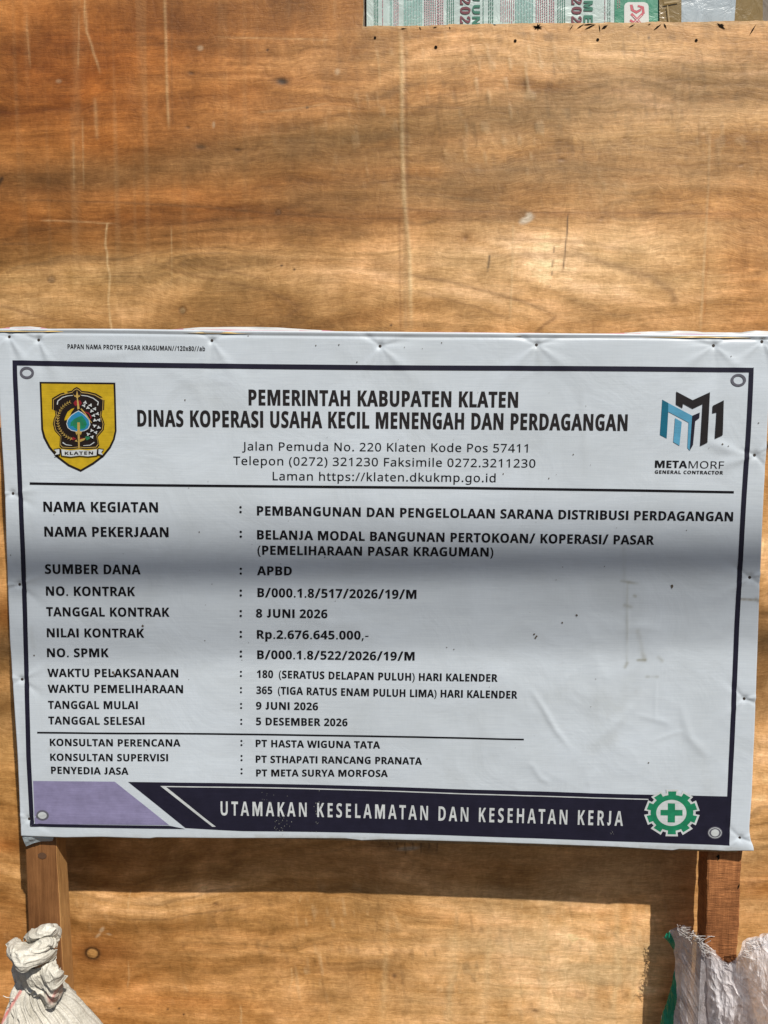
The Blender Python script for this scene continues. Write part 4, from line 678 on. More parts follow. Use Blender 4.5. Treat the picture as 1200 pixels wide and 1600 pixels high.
def layered(name, layers, off0, parent=None, step=.01, d=.00012):
    """layers (material, polygon loops) laid one over the other into one printed emblem"""
    bm = bmesh.new(); ms = []
    allv = []
    for k, (m, L) in enumerate(layers):
        if m not in ms: ms.append(m)
        b2 = bmesh.new(); fill(b2, L); bmesh.ops.remove_doubles(b2, verts=b2.verts[:], dist=1e-7); cut_grid(b2, step)
        vs = b2.verts[:]; x = np.array([v.co.x for v in vs]); z = np.array([v.co.z for v in vs]); y = -hgt(x, z) - off0 - k * d
        for v, yy in zip(vs, y): v.co.y = float(yy)
        for f in b2.faces:
            f.material_index = ms.index(m); f.normal_update()
            if f.normal.y > 0: f.normal_flip()
        tmp = bpy.data.meshes.new('t'); b2.to_mesh(tmp); b2.free(); bm.from_mesh(tmp); bpy.data.meshes.remove(tmp)
    return bm_obj(name, bm, [MAT[m] for m in ms], parent or banner, True)

# frame border
def edge_line(pts): return pts
LI = [(20, 563), (24, 660), (28.5, 760), (33, 850), (37, 960), (42.5, 1180), (48, 1289.5)]
RO = [(1176, 574), (1171, 680), (1165, 770), (1154, 970), (1145, 1180), (1138, 1319)]
TO = [(20, 563), (200, 566.5), (400, 569), (600, 571), (800, 571.8), (1000, 573), (1176, 575)]
loop_o = LI + [(140, 1292), (291, 1292)] + RO[::-1] + TO[::-1][1:-1]
def off_line(p, dx, dy): return [(a + dx, b + dy) for a, b in p]
bm = bmesh.new()
def quadstrip(bm, A, B):
    for i in range(len(A) - 1): fill(bm, [[A[i], A[i + 1], B[i + 1], B[i]]])
ti = [(a, b + 7.5) for a, b in TO]; ti[0] = (27.5, 570.8); ti[-1] = (1168.5, 582)
quadstrip(bm, TO, ti)
li = [(a + 7.2, b) for a, b in LI]; li[0] = (27.5, 570.8); li[-1] = (54.5, 1285.5); quadstrip(bm, LI, li)
ri = [(a - 7.5, b) for a, b in RO]; ri[0] = (1168.5, 582); ri[-2] = (1137.8, 1180); ri[-1] = (1132, 1318); quadstrip(bm, RO, ri)
quadstrip(bm, [(54.5, 1285.7), (140, 1287), (266, 1288)], [(48, 1290.2), (140, 1291.5), (291, 1293)])
finish_print('printed_border', bm, MAT['navy'], banner, .00060, .0035)
bm = bmesh.new(); quadstrip(bm, [(47, 753.4), (200, 755.8), (500, 758.4), (700, 760), (1000, 764.2), (1145, 767)], [(47, 757.2), (200, 759.6), (500, 762.2), (700, 763.8), (1000, 768), (1145, 770.6)]); finish_print('printed_rule', bm, MAT['black'], banner, .00045)
bm = bmesh.new(); quadstrip(bm, [(59.5, 1142.2), (250, 1143.6), (450, 1145.6), (650, 1148.6), (818, 1152.8)], [(59.5, 1144.8), (250, 1146.2), (450, 1148.2), (650, 1151.2), (818, 1155.2)]); finish_print('printed_rule', bm, MAT['black'], banner, .00045)
# bottom band
bm = bmesh.new(); fill(bm, [[(53, 1219), (181, 1219.3), (265.5, 1287), (55.5, 1286.2)]]); finish_print('printed_band', bm, MAT['lilac'], banner, .00040)
bm = bmesh.new()
tA = [(202, 1219.6), (350, 1222), (500, 1225.5), (700, 1231), (850, 1235), (960, 1238.6), (1060, 1241), (1139, 1243)]; bA = [(291, 1291.5), (380, 1296.5), (500, 1299), (700, 1303.5), (850, 1308.5), (960, 1312.5), (1060, 1316), (1138, 1319)]
quadstrip(bm, tA, bA); finish_print('printed_band', bm, MAT['navy'], banner, .00048)
bm = bmesh.new(); fill(bm, [[(252, 1226), (259, 1226), (338.5, 1289.3), (333, 1289.3)]])
quadstrip(bm, [(256, 1226), (400, 1228.3), (600, 1234), (850, 1241.5), (1012, 1246.3)], [(258, 1227.6), (400, 1229.9), (600, 1235.6), (850, 1243), (1012, 1247.8)]); finish_print('printed_line', bm, MAT['white_ink'], banner, .0007)

for a in (('PEMERINTAH KABUPATEN KLATEN', 389.6, 633, 808.3, 636.8, 24.0, 'b', 'dark_grey', 26, .00045, 'lettering', None, None, 15), ('DINAS KOPERASI USAHA KECIL MENENGAH DAN PERDAGANGAN', 215.8, 666, 978.4, 673, 25.2, 'b', 'dark_grey', 26, .00045, 'lettering', None, None, 15),
          ('Jalan Pemuda No. 220 Klaten Kode Pos 57411', 379, 703.5, 824, 706.8, 12.9, 'r', 'black', 30), ('Telepon (0272) 321230 Faksimile 0272.3211230', 365.4, 726.2, 835.8, 730.4, 12.9, 'r', 'black', 30),
          ('Laman https://klaten.dkukmp.go.id', 427, 750, 773.8, 753.2, 12.9, 'r', 'black', 30),
          ('PAPAN NAMA PROYEK PASAR KRAGUMAN//120x80//ab', 106.7, 545.2, 321, 548.8, 7.2, 'b', 'black', 4, .00045, 'lettering', None, None, 0),
          ('NAMA KEGIATAN', 69, 799.3, 247.3, 800.3, 15.6), ('NAMA PEKERJAAN', 70.7, 838, 263.7, 839, 15.3), ('SUMBER DANA', 72, 896, 220.3, 897, 14.8), ('NO. KONTRAK', 73.7, 930, 212, 930.8, 14.3),
          ('TANGGAL KONTRAK', 74, 962, 265.3, 963, 14), ('NILAI KONTRAK', 75, 994.7, 226, 995.4, 13.7), ('NO. SPMK', 75.3, 1025.7, 170.7, 1026, 13.5), ('WAKTU PELAKSANAAN', 76, 1056.7, 279.3, 1057.6, 12.7),
          ('WAKTU PEMELIHARAAN', 76.3, 1081.3, 286.7, 1082.2, 12.4), ('TANGGAL MULAI', 76.7, 1106.3, 216.3, 1106.8, 12.1), ('TANGGAL SELESAI', 77.3, 1130.6, 226.7, 1131.2, 12), ('KONSULTAN PERENCANA', 79.7, 1164, 282.7, 1165, 11),
          ('KONSULTAN SUPERVISI', 80.3, 1187, 263.7, 1187.8, 11), ('PENYEDIA JASA', 81.7, 1207.3, 202.3, 1208.4, 11),
          ('PEMBANGUNAN DAN PENGELOLAAN SARANA DISTRIBUSI PERDAGANGAN', 402.5, 804.8, 1143.3, 814, 14.3), ('BELANJA MODAL BANGUNAN PERTOKOAN/ KOPERASI/ PASAR', 402.5, 842.2, 1020, 850.4, 14.3),
          ('(PEMELIHARAAN PASAR KRAGUMAN)', 403, 866.3, 770, 869, 14), ('APBD', 402.5, 898, 456.3, 898.5, 13.6), ('B/000.1.8/517/2026/19/M', 403.3, 932, 650.4, 934.6, 13.7), ('8 JUNI 2026', 401, 963.8, 512, 964.7, 13.2),
          ('Rp.2.676.645.000,-', 402.5, 996.7, 575.8, 998, 13.2), ('B/000.1.8/522/2026/19/M', 403, 1028.3, 647.5, 1030.4, 13.2), ('180~~ (SERATUS DELAPAN PULUH) HARI KALENDER', 402.5, 1057.6, 776.7, 1063.8, 11.7),
          ('365~~ (TIGA RATUS ENAM PULUH LIMA) HARI KALENDER', 401.7, 1082.6, 807.5, 1090, 11.7), ('9 JUNI 2026', 401, 1107, 497.5, 1108, 11.8), ('5 DESEMBER 2026', 401, 1131.7, 543.3, 1133, 11.8),
          ('PT HASTA WIGUNA TATA', 400.4, 1165.8, 593.8, 1168.3, 11.1), ('PT STHAPATI RANCANG PRANATA', 400.4, 1190.4, 659, 1193.4, 11.1), ('PT META SURYA MORFOSA', 401, 1211.8, 605.8, 1213, 10.8)):
    line_text(*a)
line_text('UTAMAKAN KESELAMATAN DAN KESEHATAN KERJA', 346, 1271.5, 972, 1288.5, 21.6, 'b', 'white_ink', 135, .0007, h1=23, fat=0)
for i, y in enumerate((801.5, 840, 897.6, 931.5, 963.3, 995.7, 1026.3, 1056.7, 1082, 1106.7, 1131.7, 1165, 1188.5, 1209)):
    bm = bmesh.new(); xx = 376.5 + i * .12; s = 1.0 if i < 7 else .85
    for dy in (1.8, 9.2 if i < 7 else 8.3): fill(bm, [[(xx + 2.0 * s * math.cos(t), y - dy + 1.9 * s * math.sin(t)) for t in [k * math.pi / 5 for k in range(10)]]])
    finish_print('printed_colon', bm, MAT['black'], banner, .00045)

# grommet rings, printed
def ell(cx, cy, rx, ry, n=28, a0=0): return [(cx + rx * math.cos(a0 + t * 2 * math.pi / n), cy + ry * math.sin(a0 + t * 2 * math.pi / n)) for t in range(n)]
for cx, cy, a, b, c, d, inner in ((43.2, 582.5, 11.2, 9.2, 7.3, 5.8, None), (1152, 594.3, 11.8, 9.8, 7.6, 6.4, None), (68, 1272.3, 10, 8.2, 6.8, 5.4, 'white_ink'), (1115.7, 1299.3, 11.6, 9.6, 8, 6.3, 'white_ink')):
    L = [('grey', [ell(cx, cy, a, b), ell(cx, cy, c, d)[::-1]])]
    if inner: L += [('white_ink', [ell(cx, cy, c, d)])]
    if cy > 1290: L = [('grey', [ell(cx, cy, a, b)]), ('white_ink', [ell(cx, cy, a - 1.4, b - 1.4), ell(cx, cy, a - 2.3, b - 2.2)[::-1]]), ('white_ink', [ell(cx, cy, 6.3, 5.6)])]
    layered('printed_ring', L, .0008)
# safety gear
cx, cy = 1048.6, 1268.0
def gear(rx, ry, bx_, by_, tw, n=10, g=0.0):
    pts = []
    for k in range(n):
        a = -math.pi / 2 + k * 2 * math.pi / n + .01; da = tw
        for (da_, rr) in ((-math.pi / n + .0, 0), (-da * 1.08, 0), (-da, 1), (da, 1), (da * 1.08, 0)):
            X_, Y_ = (rx, ry) if rr else (bx_, by_)
            pts.append((cx + X_ * math.cos(a + da_), cy + Y_ * math.sin(a + da_)))
    return pts
layered('safety_emblem', [('white_ink', [gear(43.5, 37.5, 37.0, 31.3, .225)]), ('green', [gear(39.8, 33.8, 33.4, 28.0, .165)]), ('white_ink', [ell(cx - 1, cy, 23.6, 20.2, 40)]),
    ('green', [[(cx - 6.6, cy - 15), (cx + 4.8, cy - 14.6), (cx + 4.8, cy - 4.6), (cx + 16.4, cy - 4.4), (cx + 16.4, cy + 4.4), (cx + 4.6, cy + 4.4), (cx + 4.4, cy + 15), (cx - 7, cy + 14.6), (cx - 6.8, cy + 4), (cx - 18, cy + 3.8), (cx - 18, cy - 4.8), (cx - 6.6, cy - 4.8)]])], .0008)
# contractor's mark
def q6(*p): return [(1000 + a / 6, 580 + b / 6) for a, b in p]
layered('company_logo', [('teal', [q6((200, 268), (264, 303), (256, 378), (242, 631), (178, 598))]), ('sky_ink', [q6((256, 300), (480, 418), (458, 745), (436, 718), (446, 482), (254, 380))]), ('sky_ink', [q6((320, 440), (382, 476), (362, 698), (304, 664))]),
    ('navy', [q6((480, 418), (550, 388), (546, 440), (508, 468), (488, 692), (458, 745))]), ('dark_grey', [q6((331, 192), (483, 273), (646, 198), (622, 668), (555, 701), (577, 308), (485, 352), (393, 303), (388, 346), (328, 312))]),
    ('dark_grey', [q6((775, 274), (764, 600), (692, 633), (708, 386), (668, 394), (672, 325))])], .00045)
line_text('META', 1022.3, 730.6, 1072, 731.2, 11.2, 'b', 'black', 6); line_text('MORF', 1074.6, 731.4, 1129.2, 732, 11.2, 'r', 'dark_grey', 8, .00045, 'lettering', None, None, 0); line_text('GENERAL CONTRACTOR', 1022, 739.8, 1128, 741, 5.2, 'b', 'dark_grey', 40)
# regency crest
def qc(p): return [(40 + a / 7.5, 580 + b / 7.5) for a, b in p]
def sc(p, k, c=(622, 590)): return [(c[0] + (a - c[0]) * k, c[1] + (b - c[1]) * k) for a, b in p]
def mir(p): return p
body = [(605, 185), (640, 205), (665, 232), (740, 238), (830, 262), (930, 320), (925, 455), (905, 462), (895, 520), (915, 570), (930, 620), (920, 690), (850, 770), (868, 870), (840, 908), (700, 915), (625, 905), (540, 915), (425, 908), (400, 880), (408, 770), (345, 700), (325, 620), (335, 560), (355, 515), (345, 455), (312, 448), (315, 318), (410, 262), (500, 238), (548, 228), (570, 203)]
leaf = [(625, 470), (665, 492), (700, 520), (745, 570), (755, 625), (735, 670), (690, 695), (650, 702), (600, 702), (545, 690), (505, 660), (492, 615), (505, 570), (545, 520), (585, 492)]
LAY = [('crest_black', [qc([(170, 125), (1057, 135), (1063, 400), (1070, 700), (1048, 800), (1000, 900), (920, 1000), (800, 1092), (650, 1178), (500, 1112), (370, 1012), (275, 900), (212, 780), (188, 680), (178, 400)])]),
       ('yellow', [qc([(192, 147), (1035, 157), (1042, 400), (1048, 700), (1027, 792), (982, 885), (903, 982), (788, 1070), (650, 1152), (512, 1090), (387, 995), (297, 888), (237, 772), (212, 678), (200, 400)])]),
       ('crest_black', [qc(body)]), ('gold', [qc(sc(body, .955))]), ('crest_black', [qc(sc(body, .932))]),
       ('white_ink', [qc(sc(leaf, 1.07, (622, 600)))]), ('blue', [qc(leaf)]),
       ('green', [qc([(625, 535), (665, 520), (705, 570), (725, 620), (700, 670), (650, 680), (600, 680), (555, 640), (530, 650), (535, 600), (575, 560)])]),
       ('leaf', [qc([(625, 545), (655, 560), (690, 620), (668, 645), (650, 590), (605, 590), (600, 630), (562, 630), (570, 580)])]),
       ('gold', [qc([(612, 600), (642, 600), (642, 700), (665, 715), (650, 750), (640, 730), (637, 900), (620, 900), (614, 730), (602, 748), (588, 715), (612, 700)])]),
       ('gold', [qc([(608, 225), (618, 260), (628, 300), (618, 320), (630, 430), (612, 440), (608, 320), (592, 300), (602, 262)])]), ('gold', [qc([(560, 262), (580, 285), (640, 285), (655, 255), (640, 300), (580, 300)])]),
       ('red', [qc([(565, 375), (590, 340), (615, 352), (645, 340), (665, 375), (645, 405), (618, 395), (590, 410)])]), ('gold', [qc([(606, 330), (622, 330), (640, 440), (615, 450)])]),
       ('yellow', [qc([(580, 430), (540, 445), (500, 475), (470, 540), (460, 575), (485, 575), (520, 540), (545, 480)])]),
       ('gold', [qc(strokepoly([(655, 440), (700, 490), (735, 540), (780, 605)], 16, 8))]), ('red', [qc(strokepoly([(700, 478), (745, 495), (775, 545), (760, 560)], 14))]),
       ('red', [qc([(520, 800), (560, 770), (600, 790), (560, 810)])]), ('gold', [qc([(640, 800), (710, 780), (690, 810), (640, 830)])]), ('leaf', [qc([(700, 770), (745, 750), (760, 790), (720, 810)])]), ('red', [qc([(640, 780), (690, 785), (650, 795)])]), ('gold', [qc([(580, 820), (600, 800), (615, 830)])]),
       ('white_ink', [qc(strokepoly([(378, 392), (385, 350), (440, 308), (500, 290), (560, 284)], 13, 7))]), ('white_ink', [qc(strokepoly([(660, 284), (730, 292), (800, 318), (858, 362), (850, 400)], 8, 13))]),
       ('white_ink', [qc(strokepoly([(440, 835), (480, 862), (548, 870)], 13, 5))]), ('white_ink', [qc(strokepoly([(680, 872), (760, 866), (810, 832)], 5, 11))])]
for k in range(19):
    a = math.radians(112 + k * 8.0); X_, Y_ = 600 + 215 * math.cos(a), 575 - 225 * math.sin(a); d = (math.cos(a), -math.sin(a)); t = (-math.sin(a), -math.cos(a))
    for sg in (1, -1): LAY.append(('gold', [qc(strokepoly([(X_, Y_), (X_ + d[0] * 20 * sg - t[0] * 17, Y_ + d[1] * 20 * sg - t[1] * 17)], 9, 4))]))
LAY.append(('gold', [qc(strokepoly([(600 + 215 * math.cos(math.radians(a)), 575 - 225 * math.sin(math.radians(a))) for a in range(108, 262, 8)], 4))]))
random.seed(4)
for X_, Y_ in ((708, 368), (694, 404), (740, 430), (770, 400), (820, 442), (785, 468), (852, 500), (808, 520), (870, 572), (822, 576), (818, 640), (866, 660), (785, 695), (832, 718), (742, 738), (788, 770)):
    pts = [(X_ + (18 + 9 * math.cos(3 * t + X_)) * math.cos(t), Y_ + (15 + 7 * math.cos(3 * t + X_)) * math.sin(t)) for t in [i * math.pi / 6 for i in range(12)]]; LAY.append(('white_ink', [qc(pts)]))
for T in ([(338, 915), (412, 905), (412, 975), (345, 988), (372, 950)], [(858, 905), (925, 915), (895, 948), (920, 990), (855, 972)]):
    c_ = (sum(p[0] for p in T) / len(T), sum(p[1] for p in T) / len(T)); LAY += [('crest_black', [qc(sc(T, 1.12, c_))]), ('white_ink', [qc(sc(T, .82, c_))])]
RB = [(415, 912), (520, 928), (640, 918), (750, 928), (858, 912), (852, 988), (740, 1000), (640, 990), (535, 1004), (425, 990)]
LAY += [('crest_black', [qc(RB)]), ('white_ink', [qc(sc(RB, .94, (637, 957)))])]
layered('crest', LAY, .00045, d=.000022)
line_text('KLATEN', 102.7, 710.6, 146.7, 710.2, 4.9, 'b', 'crest_black', 60, .0026)
# scuffs and specks of dirt
bm = bmesh.new(); random.seed(11)
def speck(px, py, r, n=7, sx=1.0): fill(bm, [[(px + r * sx * random.uniform(.6, 1.2) * math.cos(t), py + r * random.uniform(.6, 1.2) * math.sin(t)) for t in [i * 2 * math.pi / n for i in range(n)]]])
for px, py, r in ((1048.5, 914.5, 2.4), (900, 960, 1.8), (878, 972, 1.4), (834, 990, 1.7), (838, 993, 1.8), (836, 996, 1.5), (1048.5, 917, 1.3), (943, 884, .9), (321, 1000, .9), (332, 912, .8), (698, 1010, .9), (709, 1013, 1.0), (224, 977, 1.8),
                  (508, 870, 1.0), (707, 720, 1.6), (786, 740, 1.1), (857, 747, 1.1), (895, 710, 1.1), (1127, 694, 1.4), (1136, 697, 1.0), (1183, 661, 1.0), (1071, 828, .8), (296, 762, .7), (312, 831, 1.0), (494, 540, 1.0), (530, 539, 1.2), (558, 566, 1.1),
                  (632, 543, .8), (690, 536, 1.0), (660, 545, .6), (379, 1030, .7), (930, 1060, .7), (1012, 1190, 1.2), (178, 1050, 2.2), (180, 1053, 1.5), (18, 867, .9), (55, 1023, 1.2), (290, 625, 1.2), (326, 752, .6), (388, 525, 1), (1141, 557, .8), (1106, 700, .7), (868, 905, .7), (878, 885, .8)): speck(px, py, r)
for i in range(46): speck(random.uniform(60, 1130), random.uniform(590, 1205), random.uniform(.35, .7))
o = finish_print('dirt_speck', bm, MAT['dirt'], banner, .0009); o['kind'] = 'stuff'
bm = bmesh.new()
for i in range(34): speck(random.gauss(440, 7), random.uniform(1268, 1302), random.uniform(.4, 1.3), 6, .6)
for i in range(14): speck(random.gauss(497, 3), random.uniform(1232, 1302), random.uniform(.4, 1.3), 6, .7)
for i in range(10): speck(random.uniform(410, 450), random.uniform(1235, 1260), random.uniform(.4, .8), 6, .6)
for i in range(7): speck(random.gauss(954, 3), random.gauss(1299, 3), random.uniform(.4, .9), 6, .7)
o = finish_print('paint_scuff', bm, MAT['smear'], banner, .0010); o['kind'] = 'stuff'

G = None
def scrap():
    ctl = [[(36, 1300, .004), (50, 1301, .004), (66, 1302, .004), (84, 1304, .004)], [(35, 1308, .002), (49, 1306, .000), (64, 1305, .002), (84, 1307, .004)],
           [(38, 1316, .004), (50, 1311, .001), (62, 1309, .003), (83, 1311, .006)], [(41, 1322, .009), (54, 1317, .006), (64, 1315, .008), (82, 1314, .011)]]
    A = np.array([[P3(*p) for p in row] for row in ctl]); nu, nv = 40, 24; out = np.zeros((nv, nu, 3))
    for k in range(3):
        rows_ = np.array([np.interp(np.linspace(0, 3, nu), range(4), A[i, :, k]) for i in range(4)]); out[..., k] = np.array([np.interp(np.linspace(0, 3, nv), range(4), rows_[:, j]) for j in range(nu)]).T
    out[..., 1] += (fbm(out[..., 0] * 90, out[..., 2] * 90, 3) - .5) * .004
    return mesh_np('folded_corner', out.reshape(-1, 3), grid_faces(nu, nv)[:, ::-1], MAT['vinyl'], banner, True, np.ones((nu * nv, 3)) * np.array([.36, .42, .46]))
scrap()

# ------------------------------------------------------------------ papers stuck behind the opening
YP = WALL_Y + .0145
def paper_mat(name, c, rough=.4, crumple=.003, spec=.5):
    m = mat(name, c, rough, spec); t = NT(m); a = t.noise((26, 26, 26), 5, .6, 1.2); b = t.noise((6, 6, 6), 3, .5)
    t.base(t.mul(t.ramp(a, (.86, .86, .86), (1.08, 1.08, 1.08), .3, .7), c)); t.nrm(t.bump(a, crumple, .7)); return m
MAT['paper'] = paper_mat('calendar paper', (.42, .52, .50)); MAT['tape'] = paper_mat('brown packing tape', (.20, .135, .045), .25)
MAT['film'] = paper_mat('grey plastic film', (.36, .42, .46), .3); MAT['pgreen'] = paper_mat('printed green', (.018, .20, .115), .4, .002)
MAT['pr_green'] = mat('green print', (.012, .14, .09), .6); MAT['pr_red'] = mat('maroon print', (.13, .018, .035), .6); MAT['pr_pink'] = mat('pink print', (.36, .17, .20), .6); MAT['pr_teal'] = mat('pale teal print', (.16, .36, .32), .6)
MAT['logo_red'] = mat('logo red', (.42, .045, .075), .5); MAT['paper_white'] = mat('white paper label', (.52, .54, .52), .5)
def ph(x, z, s): return (fbm(x * 12, z * 12, s, 3) - .5) * .003
def sheet(name, pts, m, s, Y, parent=None, nu=90, nv=60):
    """crinkled rectangular sheet given by the measured corners tl, tr, br, bl"""
    A = [np.array(at(a, b, Y)) for a, b in pts]; u, v = np.meshgrid(np.linspace(0, 1, nu), np.linspace(0, 1, nv)); u = u[..., None]; v = v[..., None]
    P = (A[0] * (1 - u) + A[1] * u) * (1 - v) + (A[3] * (1 - u) + A[2] * u) * v
    V = np.stack([P[..., 0], Y - ph(P[..., 0], P[..., 1], s), P[..., 1]], -1).reshape(-1, 3)
    return mesh_np(name, V, grid_faces(nu, nv)[:, ::-1], m, parent, True)
cal = sheet('calendar_sheet', [(572, -130), (1035, -130), (1036, 62), (573, 62)], MAT['paper'], 7, YP, nu=240, nv=100)
tag(cal, 'pale printed calendar sheet with large JUN and ME lettering behind the cutout', 'calendar')
def pfinish(name, bm, m, parent, off=.0006):
    bmesh.ops.remove_doubles(bm, verts=bm.verts[:], dist=1e-7); cut_grid(bm, .012)
    for v in bm.verts: v.co.y = YP - float(ph(v.co.x, v.co.z, 7)) - off
    for f in bm.faces:
        f.normal_update()
        if f.normal.y > 0: f.normal_flip()
    return bm_obj(name, bm, m, parent)
_at = at
def fillY(bm, loops, mi=0):
    flat = [p for l in loops for p in l]; tri = tessellate_polygon([[Vector((p[0], p[1], 0)) for p in l] for l in loops]); vs = {}
    for t in tri:
        f = []
        for i in t:
            if i not in vs: x, z = at(flat[i][0], flat[i][1], YP); vs[i] = bm.verts.new((float(x), YP, float(z)))
            f.append(vs[i])
        try: bm.faces.new(f).material_index = mi
        except ValueError: pass
bm = bmesh.new(); fillY(bm, [[(960, -130), (1034, -130), (1034, 62), (960, 62)]]); pfinish('green_panel', bm, MAT['pgreen'], cal, .0005)
bm = bmesh.new(); rr = [(975, 62), (975, 10), (977, 6), (981, 4), (1006, 4), (1011, 6), (1013, 10), (1014, 62)]; fillY(bm, [rr]); pfinish('white_label', bm, MAT['paper_white'], cal, .0009)
bm = bmesh.new()
for p, w in (([(986, 8), (987, 16), (994, 20), (1000, 16), (1004, 12), (1005, 22)], 4.2), ([(985, 42), (1004, 22)], 4.2), ([(986, 22), (1004, 42)], 4.2), ([(984, 32), (990, 36)], 3.5), ([(1004, 12), (996, 10)], 3)): fillY(bm, [strokepoly(p, w)])
pfinish('logo_lettering', bm, MAT['logo_red'], cal, .0012)
bm = bmesh.new(); fillY(bm, [strokepoly([(989, 9), (990, 15), (995, 17), (1000, 14)], .9)]); fillY(bm, [strokepoly([(987, 40), (1002, 25)], .9)]); fillY(bm, [strokepoly([(988, 26), (1003, 40)], .9)]); pfinish('logo_highlight', bm, MAT['paper_white'], cal, .0015)
def rot_text(s, st, x0, x1, y0, dy, mname, parent):
    """letters turned a quarter clockwise: tops to the right, reading downwards"""
    bm = bmesh.new()
    for i, ch in enumerate(s):
        a, cs = GC[st, ch]; xs = [p[0] for c in cs for p in c]; ys = [p[1] for c in cs for p in c]; k = (x1 - x0) / (max(ys) - min(ys)); w_ = (max(xs) - min(xs)); kk = min(k * 1.35, dy * .72 / w_)
        for g in groups(cs): fillY(bm, [[(x0 + (p[1] - min(ys)) * k, y0 + i * dy + (p[0] - min(xs) - w_ / 2) * kk) for p in fatten(c, 12, ci_ == 0)] for ci_, c in enumerate(g)])
    return pfinish('lettering', bm, MAT[mname], parent, .0009)
rot_text('202', 's', 719, 735, 2, 14.5, 'pr_red', cal); rot_text('JUN', 'b', 738, 750, -2.5, 17.5, 'pr_green', cal)
rot_text('202', 's', 893, 909, 2, 14.5, 'pr_red', cal); rot_text('ME', 'b', 912, 926, 9.5, 20.5, 'pr_green', cal)
random.seed(5)
def dashes(cols, m):
    bm = bmesh.new()
    for x0, x1, st_, w, lo, hi, y0, y1 in cols:
        x = x0
        while x < x1:
            y = y0 + random.uniform(0, 4)
            while y < y1:
                L = random.uniform(lo, hi); ye = min(y + L, 46); fillY(bm, [[(x - w / 2, y), (x + w / 2, y), (x + w / 2, ye), (x - w / 2, ye)]]); y = ye + random.uniform(.7, 2.2)
                if y > 44: break
            x += st_
    return bm
b1 = dashes([(585, 591, 2.6, 1.1, 2, 6, -30, 46), (755, 758, 3, 1.0, 3, 8, -30, 46), (764, 773, 3, 1.3, 2, 6, -30, 46), (699, 709, 3.2, 1.3, 1.5, 4, -30, 46), (872, 884, 3.4, 1.4, 1.5, 5, -30, 46), (950, 956, 3, .9, 3, 8, -20, 46)], 0)
o = pfinish('small_print', b1, MAT['pr_green'], cal, .0008); o['kind'] = 'stuff'
b1 = dashes([(632, 660, 2.4, 1.0, 5, 16, -30, 46), (806, 833, 2.4, 1.0, 5, 16, -30, 46), (610, 614, 2, .8, 3, 8, -20, 46)], 0); o = pfinish('small_print', b1, MAT['pr_teal'], cal, .0008); o['kind'] = 'stuff'
b1 = dashes([(598, 600, 3, 1.0, 3, 8, -20, 46), (616, 625, 3, 1.2, 2, 7, -20, 40), (664, 684, 3.3, 1.6, 2.0, 2.6, -30, 46), (686, 694, 3, 1.6, 2, 4, -30, 46), (783, 804, 3.3, 1.0, 3, 9, -30, 33), (838, 856, 3.3, 1.6, 2.0, 2.6, -30, 46), (859, 868, 3, 1.6, 2, 4, -30, 46), (945, 946, 3, .9, 3, 8, -20, 46), (965, 969, 3, 1.1, 1, 3, -20, 12)], 0)
o = pfinish('small_print', b1, MAT['pr_pink'], cal, .0008); o['kind'] = 'stuff'
t1 = sheet('packing_tape', [(1028, -130), (1066, -130), (1064, 62), (1031, 62)], MAT['tape'], 17, YP - .0035, nu=20, nv=80); tag(t1, 'narrow brown packing tape strip right of the green calendar panel', 'tape')
fm = sheet('plastic_film', [(1055, -130), (1158, -130), (1146, 62), (1060, 62)], MAT['film'], 27, YP - .0008, nu=60, nv=80); tag(fm, 'pale grey crumpled plastic film between two brown tape pieces', 'plastic sheet')
t2 = sheet('packing_tape', [(1142, -130), (1192, -130), (1192, 62), (1138, 62)], MAT['tape'], 37, YP + .0016, nu=30, nv=80); tag(t2, 'wide brown packing tape sheet right of the grey plastic film', 'tape')
MAT['dull'] = paper_mat('dull brown card', (.13, .10, .07), .6)
cd = sheet('cardboard_backing', [(520, -140), (1330, -140), (1330, 70), (520, 70)], MAT['dull'], 47, YP + .006); tag(cd, 'dull brown card seen in the gap left of the calendar sheet', 'cardboard')
bm = bmesh.new(); 
for a, b, w in (((1036, 8), (1058, 5), 2.5), ((1041, 12), (1044, 40), 1.6)):
    fillY(bm, [strokepoly([a, b], w)])
for v in bm.verts: v.co.y = YP - .0065
bm_obj('crease', bm, mat('tape crease', (.34, .25, .12), .3), t1)
# a rough timber frame carries the hoarding from behind
fr = thing('hoarding_frame', 'plain timber battens carrying the plywood from behind', 'timber frame', (0, WALL_Y + .04, 0))
bm = bmesh.new(); box(bm, -1.2, 1.25, WALL_Y + .026, WALL_Y + .06, 1.0, 1.06, bev=.002); bm_obj('batten', bm, MAT['board'], fr)
for x in (-1.15, 0.0, 1.15):
    bm = bmesh.new(); box(bm, x - .03, x + .03, WALL_Y + .062, WALL_Y + .10, -.02, 2.6, bev=.002); bm_obj('batten', bm, MAT['board'], fr)

